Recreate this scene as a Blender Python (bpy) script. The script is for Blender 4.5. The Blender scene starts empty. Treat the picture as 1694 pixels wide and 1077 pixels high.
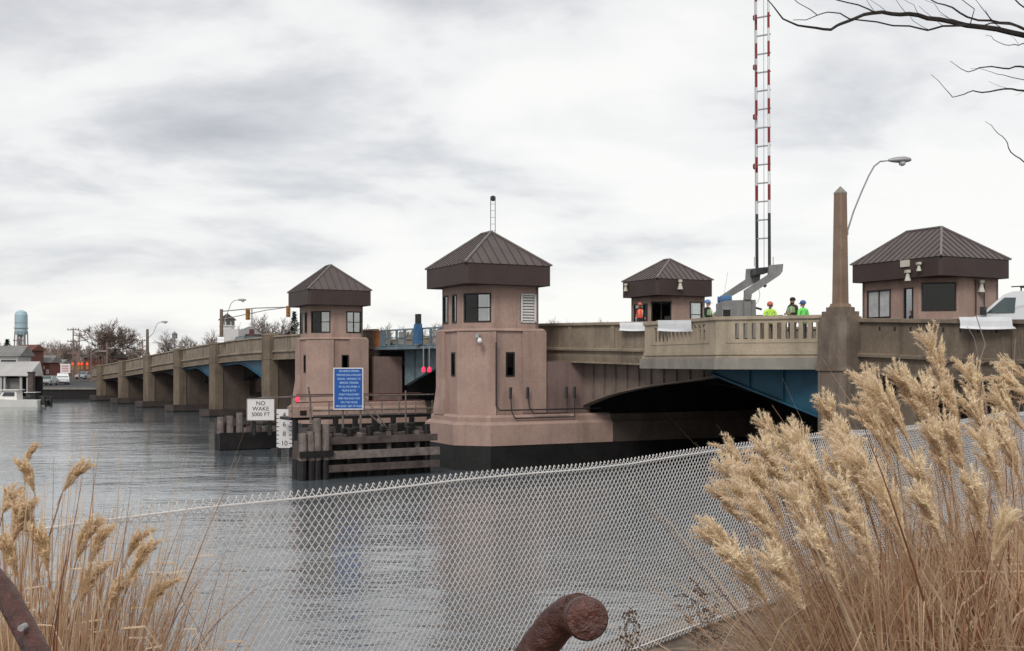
import bpy, math, random
from math import sin, cos, pi, radians, sqrt, atan2
from mathutils import Vector, Matrix
random.seed(7)
SC = bpy.context.scene
COL = SC.collection
V = Vector
# ------------------------------------------------------------------ camera
cam = bpy.data.cameras.new('camera'); camo = bpy.data.objects.new('camera', cam); COL.objects.link(camo)
H = 5.0
camo.location = (0, 0, H); camo.rotation_euler = (radians(90), 0, 0)
cam.sensor_width = 36; cam.lens = 1800/1694*36; cam.shift_y = 61.5/1694
cam.clip_end = 6000; cam.clip_start = 0.05
SC.camera = camo
# ------------------------------------------------------------------ world: broken overcast
SUN_EL, SUN_AZ = radians(42), radians(200)
w = bpy.data.worlds.new("World"); SC.world = w; w.use_nodes = True
nt = w.node_tree; nt.nodes.clear()
def N(nt, t, **k):
    n = nt.nodes.new(t)
    for a, b in k.items(): setattr(n, a, b)
    return n
def setup_world():
    L = nt.links.new
    out = N(nt, 'ShaderNodeOutputWorld')
    sky = N(nt, 'ShaderNodeTexSky'); sky.sky_type = 'NISHITA'; sky.sun_disc = False
    sky.sun_elevation = SUN_EL; sky.sun_rotation = SUN_AZ
    bg1 = N(nt, 'ShaderNodeBackground'); bg1.inputs[1].default_value = 0.09
    L(sky.outputs[0], bg1.inputs[0])
    tc = N(nt, 'ShaderNodeTexCoord'); sep = N(nt, 'ShaderNodeSeparateXYZ'); L(tc.outputs['Generated'], sep.inputs[0])
    zz = N(nt, 'ShaderNodeMath', operation='ADD'); L(sep.outputs[2], zz.inputs[0]); zz.inputs[1].default_value = 0.24
    zm = N(nt, 'ShaderNodeMath', operation='MAXIMUM'); L(zz.outputs[0], zm.inputs[0]); zm.inputs[1].default_value = 0.05
    dx = N(nt, 'ShaderNodeMath', operation='DIVIDE'); L(sep.outputs[0], dx.inputs[0]); L(zm.outputs[0], dx.inputs[1])
    dy = N(nt, 'ShaderNodeMath', operation='DIVIDE'); L(sep.outputs[1], dy.inputs[0]); L(zm.outputs[0], dy.inputs[1])
    cb = N(nt, 'ShaderNodeCombineXYZ'); L(dx.outputs[0], cb.inputs[0]); L(dy.outputs[0], cb.inputs[1])
    mp = N(nt, 'ShaderNodeMapping'); L(cb.outputs[0], mp.inputs[0])
    mp.inputs['Location'].default_value = CLOUD_OFF; mp.inputs['Scale'].default_value = (0.72, 0.85, 1)
    n1 = N(nt, 'ShaderNodeTexNoise'); L(mp.outputs[0], n1.inputs['Vector'])
    n1.inputs['Scale'].default_value = 2.3; n1.inputs['Detail'].default_value = 8; n1.inputs['Roughness'].default_value = 0.55
    n1.inputs['Distortion'].default_value = 0.25
    # thicker cloud towards the left side of the sky (a direction, not a picture position)
    lf = N(nt, 'ShaderNodeMapRange'); L(sep.outputs[0], lf.inputs[0])
    lf.inputs[1].default_value = 0.5; lf.inputs[2].default_value = -0.75; lf.inputs[3].default_value = -0.10; lf.inputs[4].default_value = 0.13
    el = N(nt, 'ShaderNodeMapRange'); L(sep.outputs[2], el.inputs[0])
    el.inputs[1].default_value = 0.02; el.inputs[2].default_value = 0.32; el.inputs[3].default_value = -0.13; el.inputs[4].default_value = 0.06
    s1 = N(nt, 'ShaderNodeMath', operation='ADD'); L(n1.outputs[0], s1.inputs[0]); L(lf.outputs[0], s1.inputs[1])
    s2 = N(nt, 'ShaderNodeMath', operation='ADD'); L(s1.outputs[0], s2.inputs[0]); L(el.outputs[0], s2.inputs[1])
    cr = N(nt, 'ShaderNodeValToRGB'); L(s2.outputs[0], cr.inputs[0])
    e = cr.color_ramp.elements
    e[0].position = 0.36; e[0].color = (0.70, 0.695, 0.675, 1)
    e[1].position = 0.80; e[1].color = (0.30, 0.308, 0.335, 1)
    a = e.new(0.48); a.color = (0.64, 0.64, 0.635, 1)
    a = e.new(0.59); a.color = (0.50, 0.505, 0.52, 1)
    bg2 = N(nt, 'ShaderNodeBackground'); bg2.inputs[1].default_value = 1.0
    L(cr.outputs[0], bg2.inputs[0])
    mx = N(nt, 'ShaderNodeMixShader'); mx.inputs[0].default_value = 0.93
    L(bg1.outputs[0], mx.inputs[1]); L(bg2.outputs[0], mx.inputs[2]); L(mx.outputs[0], out.inputs[0])
CLOUD_OFF = (12.3, -3.1, 0)
setup_world()
sl = bpy.data.lights.new('sun', 'SUN'); sl.energy = 1.3; sl.angle = radians(20); sl.color = (1, .96, .9)
so = bpy.data.objects.new('sun', sl); COL.objects.link(so)
_d = V((cos(SUN_EL)*sin(SUN_AZ), cos(SUN_EL)*cos(SUN_AZ), sin(SUN_EL)))
so.rotation_euler = _d.to_track_quat('Z', 'Y').to_euler(); so.location = (0, -20, 60)
vs = SC.view_settings
vs.view_transform = 'Standard'; vs.look = 'None'; vs.exposure = 0.52; vs.gamma = 1; vs.use_curve_mapping = False
try:
    SC.cycles.max_bounces = 6; SC.cycles.transparent_max_bounces = 12
except Exception: pass
# ------------------------------------------------------------------ materials
def mat(name, col, rough=0.75, var=0.25, scale=3.0, bump=0.0, bscale=30, metal=0.0, streak=0.0, streakcol=None,
        spec=0.4, patch=None, patchcol=None, emit=0, fine=0.0):
    m = bpy.data.materials.new(name); m.use_nodes = True
    t = m.node_tree; L = t.links.new
    b = t.nodes['Principled BSDF']
    b.inputs['Roughness'].default_value = rough; b.inputs['Metallic'].default_value = metal
    b.inputs['Specular IOR Level'].default_value = spec
    tc = N(t, 'ShaderNodeTexCoord'); geo = N(t, 'ShaderNodeNewGeometry')
    def noise(sc, det=5, vec=None, scl=None):
        n = N(t, 'ShaderNodeTexNoise'); n.inputs['Scale'].default_value = sc; n.inputs['Detail'].default_value = det
        n.inputs['Roughness'].default_value = 0.6
        if scl:
            mp = N(t, 'ShaderNodeMapping'); mp.inputs['Scale'].default_value = scl; L(tc.outputs['Object'], mp.inputs[0]); L(mp.outputs[0], n.inputs['Vector'])
        else: L(tc.outputs['Object'], n.inputs['Vector'])
        return n
    def mix(fac, a, c, mode='MIX'):
        x = N(t, 'ShaderNodeMix', data_type='RGBA', blend_type=mode)
        if isinstance(fac, float): x.inputs[0].default_value = fac
        else: L(fac, x.inputs[0])
        for i, q in ((6, a), (7, c)):
            if isinstance(q, tuple): x.inputs[i].default_value = (*q[:3], 1)
            else: L(q, x.inputs[i])
        return x.outputs[2]
    def ramp(o, p0, p1):
        r = N(t, 'ShaderNodeMapRange'); L(o, r.inputs[0]); r.inputs[1].default_value = p0; r.inputs[2].default_value = p1
        return r.outputs[0]
    n = noise(scale)
    lo = tuple(c*(1-var) for c in col); hi = tuple(min(1, c*(1+var)) for c in col)
    c = mix(ramp(n.outputs[0], .3, .7), lo, hi)
    if fine:
        n4 = noise(scale*14, 3); c = mix(ramp(n4.outputs[0], .3, .7), mix(fine, c, (0, 0, 0)), c)
    if streak:
        n2 = noise(1.0, 6, scl=(1.5, 1.5, 0.22))
        r = ramp(n2.outputs[0], .50, .78)
        mm = N(t, 'ShaderNodeMath', operation='MULTIPLY'); L(r, mm.inputs[0]); mm.inputs[1].default_value = streak
        c = mix(mm.outputs[0], c, streakcol or tuple(q*0.35 for q in col))
        n5 = noise(1.0, 4, scl=(6.5, 6.5, 0.45)); n6 = noise(.6, 3)
        r5 = ramp(n5.outputs[0], .56, .74); r6 = ramp(n6.outputs[0], .42, .6)
        m5 = N(t, 'ShaderNodeMath', operation='MULTIPLY'); L(r5, m5.inputs[0]); L(r6, m5.inputs[1])
        m6 = N(t, 'ShaderNodeMath', operation='MULTIPLY'); L(m5.outputs[0], m6.inputs[0]); m6.inputs[1].default_value = streak*.9
        c = mix(m6.outputs[0], c, streakcol or tuple(q*0.35 for q in col))
    if patch:
        n3 = noise(patch, 6); c = mix(ramp(n3.outputs[0], .55, .63), c, patchcol)
    L(c, b.inputs['Base Color'])
    if bump:
        nb = noise(bscale, 4); bp = N(t, 'ShaderNodeBump'); bp.inputs['Strength'].default_value = bump; bp.inputs['Distance'].default_value = 0.02
        L(nb.outputs[0], bp.inputs['Height']); L(bp.outputs[0], b.inputs['Normal'])
    if emit:
        b.inputs['Emission Color'].default_value = (*col, 1); b.inputs['Emission Strength'].default_value = emit
    return m
def glass(name, tint, refl=0.25):
    m = bpy.data.materials.new(name); m.use_nodes = True; t = m.node_tree; L = t.links.new
    t.nodes.remove(t.nodes['Principled BSDF']); o = t.nodes['Material Output']
    tr = N(t, 'ShaderNodeBsdfTransparent'); tr.inputs[0].default_value = (*tint, 1)
    gl = N(t, 'ShaderNodeBsdfGlossy'); gl.inputs['Roughness'].default_value = 0.03
    mx = N(t, 'ShaderNodeMixShader'); mx.inputs[0].default_value = refl
    L(tr.outputs[0], mx.inputs[1]); L(gl.outputs[0], mx.inputs[2]); L(mx.outputs[0], o.inputs[0])
    return m
M = dict(
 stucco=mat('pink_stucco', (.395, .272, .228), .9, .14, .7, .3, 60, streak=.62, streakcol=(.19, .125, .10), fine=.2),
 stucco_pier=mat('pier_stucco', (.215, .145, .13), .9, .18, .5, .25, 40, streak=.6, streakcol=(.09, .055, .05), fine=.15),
 tide=mat('tide_stained_concrete', (.010, .009, .009), .55, .5, 1.3, .5, 12),
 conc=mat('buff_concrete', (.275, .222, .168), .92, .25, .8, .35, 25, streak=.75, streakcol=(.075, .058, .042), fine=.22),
 conc_light=mat('pale_buff_concrete', (.43, .355, .265), .92, .16, .9, .3, 25, streak=.45, streakcol=(.13, .11, .08), fine=.18),
 conc_brown=mat('brown_weathered_concrete', (.19, .147, .108), .92, .22, .8, .4, 22, streak=.8, streakcol=(.05, .036, .03), fine=.25),
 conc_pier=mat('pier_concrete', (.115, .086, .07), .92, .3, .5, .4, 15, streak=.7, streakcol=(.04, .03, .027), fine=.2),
 spall=mat('spalled_column_concrete', (.175, .135, .105), .92, .3, 1.6, .5, 18, streak=.75, streakcol=(.33, .29, .245), patch=None, fine=.3),
 footing=mat('dark_wet_footing', (.05, .038, .034), .6, .4, .9, .4, 14),
 girder_brown=mat('brown_painted_girder', (.20, .155, .13), .8, .2, 1, streak=.6, streakcol=(.05, .035, .03)),
 grayconc=mat('grey_concrete', (.255, .235, .205), .9, .2, 1.2, .3, 20, streak=.4),
 asphalt=mat('asphalt', (.05, .05, .052), .9, .2, 3),
 under=mat('under_deck_shade', (.02, .018, .018), .9, .3, 1),  # near-black colour carries the shade under the deck
 roof=mat('brown_metal_roof', (.083, .063, .058), .42, .15, .8, .0, streak=.3, spec=.5, streakcol=(.05, .04, .038)),
 roofcap=mat('grey_roof_hip_cap', (.16, .14, .135), .5, .1, 2),
 fascia=mat('dark_brown_fascia', (.052, .033, .030), .6, .15, .7, streak=.2),
 frame=mat('dark_window_frame', (.016, .013, .012), .5, .2, 4),
 darkroom=mat('dark_interior', (.03, .026, .025), .9, .3, 1),
 white=mat('white_paint', (.74, .75, .76), .5, .08, 2, streak=.25, streakcol=(.45, .42, .4)),
 louver=mat('pale_louver', (.62, .60, .58), .6, .08, 5),
 blue=mat('blue_painted_steel', (.016, .085, .14), .5, .25, .8, streak=.5, streakcol=(.015, .045, .07)),
 bluegray=mat('blue_grey_steel', (.15, .21, .24), .6, .3, 1.5, streak=.5, streakcol=(.1, .07, .05)),
 bluerail=mat('bright_blue_post_paint', (.045, .13, .27), .5, .2, 2),
 orange=mat('orange_rust_paint', (.42, .16, .05), .7, .25, 3),
 steel=mat('galvanised_steel', (.34, .34, .345), .5, .15, 4, metal=.3, spec=.5),
 machine=mat('grey_machine_paint', (.23, .225, .225), .55, .2, 3, streak=.4),
 darkmetal=mat('dark_metal', (.03, .03, .032), .5, .3, 3),
 rust=mat('rusty_red_metal', (.10, .035, .028), .6, .4, 2),
 red=mat('barrier_red', (.22, .014, .018), .5, .15, 3),
 redglow=mat('red_signal_lamp', (.95, .03, .07), .4, 0, 1, emit=1.1),
 timber=mat('weathered_timber', (.085, .066, .06), .95, .45, 2.2, .6, 18, streak=.7, streakcol=(.03, .024, .022)),
 timberpale=mat('bleached_timber', (.17, .14, .128), .95, .4, 3.2, .6, 18, streak=.7, streakcol=(.06, .05, .045)),
 timberwet=mat('wet_black_timber', (.011, .009, .009), .5, .6, 2.5, .5, 14),
 signblue=mat('sign_blue', (.012, .085, .34), .4, .08, 2),
 signwhite=mat('sign_white', (.68, .66, .66), .5, .06, 3, streak=.15),
 black=mat('black_lettering', (.02, .02, .022), .6, .1, 3),
 lettering=mat('pale_blue_lettering', (.48, .66, .85), .5, .05, 3),
 rail=mat('rail_oxide_paint', (.088, .030, .021), .5, .45, 7, .6, 45, patch=22, patchcol=(.04, .02, .017), fine=.45, spec=.45),
 wire=mat('vinyl_coated_wire', (.68, .665, .65), .45, .08, 5, spec=.4),
 bark=mat('dark_bark', (.035, .028, .026), .95, .4, 8, .4, 40),
 twig=mat('grey_twig', (.23, .185, .165), .95, .25, .4),
 twigbrown=mat('brown_twig', (.20, .145, .12), .95, .25, .4),
 evergreen=mat('evergreen_needles', (.035, .055, .035), .9, .4, .6),
 ground=mat('dry_earth', (.14, .105, .08), .95, .35, 3, .6, 30, patch=4, patchcol=(.2, .16, .12), fine=.3),
 land=mat('far_land', (.075, .062, .05), .95, .3, .05),
 curb=mat('curb_concrete', (.21, .18, .155), .9, .2, 4, .4, 30),
 brick=mat('red_brick', (.16, .062, .05), .9, .2, .3),
 shingle=mat('grey_shingle', (.2, .195, .19), .9, .2, 1),
 clap=mat('grey_white_siding', (.42, .41, .40), .8, .1, .6),
 siding=mat('white_siding', (.55, .54, .53), .8, .08, .6),
 pane=mat('dark_pane', (.03, .035, .04), .1, .3, 1, spec=.8),
 palepane=mat('curtained_pane', (.42, .42, .42), .3, .2, 2, spec=.6),
 tank=mat('pale_blue_tank', (.36, .50, .56), .6, .15, .2, streak=.3),
 hi=mat('hi_vis_lime', (.50, .82, .10), .8, .12, 8, bump=.3, bscale=15),
 lime=mat('hi_vis_green', (.20, .80, .16), .8, .12, 8, bump=.3, bscale=15),
 vest=mat('vest_green', (.22, .36, .16), .8, .15, 8),
 coat=mat('dark_coat', (.018, .017, .02), .9, .3, 8, bump=.3, bscale=15),
 browncoat=mat('brown_coat', (.05, .033, .026), .9, .3, 8, bump=.3, bscale=15),
 redcoat=mat('orange_red_vest', (.85, .09, .04), .8, .15, 8),
 skin=mat('skin', (.36, .21, .15), .6, .08, 10),
 hair=mat('dark_hair', (.02, .015, .012), .8, .2, 10),
 helmblue=mat('blue_helmet', (.03, .10, .30), .3, .05, 5),
 helmwhite=mat('pale_blue_helmet', (.10, .20, .42), .3, .05, 5),
 helmorange=mat('orange_helmet', (.55, .12, .08), .35, .05, 5),
 trousers=mat('dark_trousers', (.03, .032, .045), .9, .2, 8),
 vanwhite=mat('white_vehicle_paint', (.72, .73, .74), .25, .03, 1, spec=.6),
 silver=mat('silver_vehicle_paint', (.35, .36, .37), .3, .05, 1, spec=.6),
 greencar=mat('dark_green_vehicle_paint', (.03, .05, .045), .3, .05, 1, spec=.6),
 tyre=mat('black_tyre', (.015, .015, .015), .8, .1, 5),
 carglass=mat('vehicle_glass', (.05, .07, .07), .08, .2, 2, spec=.9),
 cream=mat('cream_gelcoat', (.72, .71, .67), .35, .06, 1),
 amber=mat('signal_orange_housing', (.35, .17, .05), .6, .1, 3),
 redlight=mat('far_red_light', (.9, .06, .03), .5, 0, 1, emit=.7),
 lampglass=mat('lamp_lens', (.5, .5, .5), .25, .05, 4),
 gutter=mat('yellowed_board', (.55, .52, .45), .6, .1, 4),
)
M['glass'] = glass('window_glass', (.80, .84, .83), .30)
M['darkglass'] = glass('tinted_window_glass', (.06, .06, .065), .045)
def leafmat(name, a, b, tr=.35):
    m = bpy.data.materials.new(name); m.use_nodes = True; t = m.node_tree; L = t.links.new
    t.nodes.remove(t.nodes['Principled BSDF']); o = t.nodes['Material Output']
    tc = N(t, 'ShaderNodeTexCoord'); n = N(t, 'ShaderNodeTexNoise'); n.inputs['Scale'].default_value = 9; L(tc.outputs['Object'], n.inputs['Vector'])
    mr = N(t, 'ShaderNodeMapRange'); L(n.outputs[0], mr.inputs[0]); mr.inputs[1].default_value = .35; mr.inputs[2].default_value = .65
    x = N(t, 'ShaderNodeMix', data_type='RGBA'); L(mr.outputs[0], x.inputs[0]); x.inputs[6].default_value = (*a, 1); x.inputs[7].default_value = (*b, 1)
    d = N(t, 'ShaderNodeBsdfDiffuse'); tl = N(t, 'ShaderNodeBsdfTranslucent'); L(x.outputs[2], d.inputs[0]); L(x.outputs[2], tl.inputs[0])
    mx = N(t, 'ShaderNodeMixShader'); mx.inputs[0].default_value = tr; L(d.outputs[0], mx.inputs[1]); L(tl.outputs[0], mx.inputs[2]); L(mx.outputs[0], o.inputs[0])
    return m
M['straw1'] = leafmat('straw_blade', (.66, .47, .31), (.40, .25, .16))
M['straw2'] = leafmat('pale_straw_blade', (.80, .64, .47), (.56, .41, .28))
M['straw3'] = leafmat('russet_blade', (.36, .15, .085), (.22, .115, .075))
M['plume'] = leafmat('plume_fluff', (.95, .84, .65), (.78, .62, .46), .42)
M['plumey'] = leafmat('yellow_plume_fluff', (.94, .80, .58), (.78, .62, .45), .45)
M['weed'] = leafmat('dead_weed', (.08, .05, .04), (.12, .08, .05), .1)
# ------------------------------------------------------------------ mesh builder
def rootloc(o):
    p = V((0, 0, 0))
    while o is not None: p += o.location; o = o.parent
    return p
class MB:
    def __init__(s): s.v = []; s.f = []; s.mi = []; s.cur = 0
    def mark(s, i): s.cur = i; return s
    def quad(s, *p):
        b = len(s.v); s.v += [V(q) for q in p]; s.f.append(tuple(range(b, b+len(p)))); s.mi.append(s.cur)
    def prism(s, bot, top):
        n = len(bot); b = len(s.v); s.v += [V(q) for q in bot] + [V(q) for q in top]
        s.f.append(tuple(range(b+n-1, b-1, -1))); s.f.append(tuple(range(b+n, b+2*n)))
        for i in range(n): j = (i+1) % n; s.f.append((b+i, b+j, b+n+j, b+n+i))
        s.mi += [s.cur]*(n+2)
    def box(s, x0, x1, y0, y1, z0, z1, f=None):
        f = f or (lambda x, y, z: V((x, y, z)))
        s.prism([f(x0, y0, z0), f(x1, y0, z0), f(x1, y1, z0), f(x0, y1, z0)], [f(x0, y0, z1), f(x1, y0, z1), f(x1, y1, z1), f(x0, y1, z1)])
    def beam(s, p, q, w, h=None, up=V((0, 0, 1))):
        p, q = V(p), V(q); d = (q-p).normalized(); h = h or w
        if abs(d.dot(up)) > .99: up = V((1, 0, 0))
        a = d.cross(up).normalized()*w/2; c = a.normalized().cross(d).normalized()*h/2
        s.prism([p-a-c, p+a-c, p+a+c, p-a+c], [q-a-c, q+a-c, q+a+c, q-a+c])
    def tube(s, pts, rad, n=6, cap=True):
        pts = [V(p) for p in pts]; m = len(pts)
        if not isinstance(rad, (list, tuple)): rad = [rad]*m
        b = len(s.v); prev = None
        for i, p in enumerate(pts):
            d = (pts[min(i+1, m-1)]-pts[max(i-1, 0)])
            d = d.normalized() if d.length > 1e-9 else V((0, 0, 1))
            if prev is None:
                a = d.orthogonal().normalized()
            else:
                a = prev - d*prev.dot(d); a = a.normalized() if a.length > 1e-6 else d.orthogonal().normalized()
            prev = a; c = d.cross(a)
            for k in range(n):
                t = 2*pi*k/n; s.v.append(p + (a*cos(t)+c*sin(t))*rad[i])
        for i in range(m-1):
            for k in range(n):
                k2 = (k+1) % n; s.f.append((b+i*n+k, b+i*n+k2, b+(i+1)*n+k2, b+(i+1)*n+k)); s.mi.append(s.cur)
        if cap:
            s.f.append(tuple(b+k for k in range(n-1, -1, -1))); s.f.append(tuple(b+(m-1)*n+k for k in range(n))); s.mi += [s.cur]*2
    def lathe(s, prof, c=(0, 0), n=16):
        b = len(s.v)
        for r, z in prof:
            for k in range(n): t = 2*pi*k/n; s.v.append(V((c[0]+r*cos(t), c[1]+r*sin(t), z)))
        for i in range(len(prof)-1):
            for k in range(n):
                k2 = (k+1) % n; s.f.append((b+i*n+k, b+i*n+k2, b+(i+1)*n+k2, b+(i+1)*n+k)); s.mi.append(s.cur)
        s.f.append(tuple(b+k for k in range(n-1, -1, -1))); s.f.append(tuple(b+(len(prof)-1)*n+k for k in range(n))); s.mi += [s.cur]*2
    def grid(s, us, vs_, solid, th, f):
        """slab with holes; f(u, v, n) -> world; n 0..th"""
        nu, nv = len(us)-1, len(vs_)-1
        S = lambda i, j: 0 <= i < nu and 0 <= j < nv and solid(i, j)
        for i in range(nu):
            for j in range(nv):
                if not S(i, j): continue
                u0, u1, v0, v1 = us[i], us[i+1], vs_[j], vs_[j+1]
                s.quad(f(u0, v0, 0), f(u1, v0, 0), f(u1, v1, 0), f(u0, v1, 0))
                s.quad(f(u0, v1, th), f(u1, v1, th), f(u1, v0, th), f(u0, v0, th))
                if not S(i-1, j): s.quad(f(u0, v1, 0), f(u0, v1, th), f(u0, v0, th), f(u0, v0, 0))
                if not S(i+1, j): s.quad(f(u1, v0, 0), f(u1, v0, th), f(u1, v1, th), f(u1, v1, 0))
                if not S(i, j-1): s.quad(f(u0, v0, 0), f(u0, v0, th), f(u1, v0, th), f(u1, v0, 0))
                if not S(i, j+1): s.quad(f(u1, v1, 0), f(u1, v1, th), f(u0, v1, th), f(u0, v1, 0))
    def holes(s, L, z0, z1, hs, th, f):
        us = sorted(set([0, L]+[h[0] for h in hs]+[h[1] for h in hs])); zs = sorted(set([z0, z1]+[h[2] for h in hs]+[h[3] for h in hs]))
        def sol(i, j):
            u = (us[i]+us[i+1])/2; z = (zs[j]+zs[j+1])/2
            return not any(h[0] < u < h[1] and h[2] < z < h[3] for h in hs)
        s.grid(us, zs, sol, th, f)
    def build(s, name, mats, parent=None, loc=None, smooth=False, recalc=True):
        if not isinstance(mats, (list, tuple)): mats = [mats]
        base = rootloc(parent) if parent else V(loc or (0, 0, 0))
        me = bpy.data.meshes.new(name)
        me.from_pydata([tuple(v-base) for v in s.v], [], s.f)
        for m in mats: me.materials.append(m if not isinstance(m, str) else M[m])
        me.polygons.foreach_set('material_index', s.mi)
        if smooth: me.polygons.foreach_set('use_smooth', [True]*len(me.polygons))
        if recalc and len(s.f) < 60000:
            import bmesh
            bm = bmesh.new(); bm.from_mesh(me); bmesh.ops.recalc_face_normals(bm, faces=bm.faces); bm.to_mesh(me); bm.free()
        o = bpy.data.objects.new(name, me); COL.objects.link(o)
        if parent: o.parent = parent
        else: o.location = base
        return o
def tag(o, label=None, cat=None, group=None, kind=None):
    if label: o['label'] = label
    if cat: o['category'] = cat
    if group: o['group'] = group
    if kind: o['kind'] = kind
    return o
def thing(name, loc, label, cat, group=None):
    o = bpy.data.objects.new(name, None); COL.objects.link(o); o.location = loc; o.empty_display_size = .2
    return tag(o, label, cat, group)
def dup(o, loc=None, rz=None, label=None, group=None, parent=None):
    c = o.copy(); COL.objects.link(c)
    if parent: c.parent = parent
    if loc is not None: c.location = loc
    if rz is not None: c.rotation_euler = (0, 0, rz)
    if label: c['label'] = label
    if group: c['group'] = group
    for ch in list(o.children): dup(ch, parent=c)
    return c
def text(s, size, f, mt, parent, align='CENTER', name='lettering', xs=1.0):
    """lettering laid on plane given by 4x4 matrix f (x right, y up, z out)"""
    cu = bpy.data.curves.new(name, 'FONT'); cu.body = s; cu.size = size; cu.align_x = align; cu.align_y = 'CENTER'; cu.extrude = .004; cu.offset = .0
    cu.materials.append(M[mt])
    t = bpy.data.objects.new('tmp', cu); COL.objects.link(t)
    dg = bpy.context.evaluated_depsgraph_get(); me = bpy.data.meshes.new_from_object(t.evaluated_get(dg)); me.name = name
    bpy.data.objects.remove(t)
    me.transform(Matrix.Diagonal((xs, 1, 1, 1))); me.transform(f); me.transform(Matrix.Translation(-rootloc(parent)))
    me.materials.clear(); me.materials.append(M[mt])
    o = bpy.data.objects.new(name, me); COL.objects.link(o); o.parent = parent
    return o
def P(x, y, Y):   # photograph measurement -> place at depth Y
    return V(((x-847)*Y/1800, Y, H+(600-y)*Y/1800))
def PX(x, Y, z): return V(((x-847)*Y/1800, Y, z))
# ------------------------------------------------------------------ bridge frame
O = V((-9.25, 72, 0)); dS = V((-.532, .847, 0)); dD = V((.847, .532, 0))
def B(s, D, z): return O + dS*s + dD*D + V((0, 0, z))
ZT = [(-120, 3.9), (-80, 5.2), (-46, 6.31), (-38.6, 6.62), (-28.6, 6.82), (-20.7, 6.98), (-8, 7.2), (8, 7.27), (26, 7.12), (37.5, 6.78), (53.8, 6.11), (70, 5.3), (84, 4.72), (110, 3.5), (140, 2.3), (400, 2.0)]
def zt(s):
    for (a, p), (b, q) in zip(ZT, ZT[1:]):
        if a <= s <= b:
            t = (s-a)/(b-a); return p+(q-p)*t
    return ZT[0][1] if s < ZT[0][0] else ZT[-1][1]
WID = 13.0
def BT(s, D, dz): return B(s, D, zt(s)+dz)     # relative to parapet top
def ss(a, b, n): return [a+(b-a)*i/n for i in range(n+1)]
def sweep(mb, prof, s0, s1, n=8, f=BT):
    st = ss(s0, s1, n); k = len(prof); b = len(mb.v)
    for s_ in st:
        for D, z in prof: mb.v.append(f(s_, D, z))
    for i in range(n):
        for j in range(k):
            j2 = (j+1) % k; mb.f.append((b+i*k+j, b+i*k+j2, b+(i+1)*k+j2, b+(i+1)*k+j)); mb.mi.append(mb.cur)
    mb.f.append(tuple(b+j for j in range(k))); mb.f.append(tuple(b+n*k+j for j in range(k-1, -1, -1))); mb.mi += [mb.cur]*2
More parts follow.
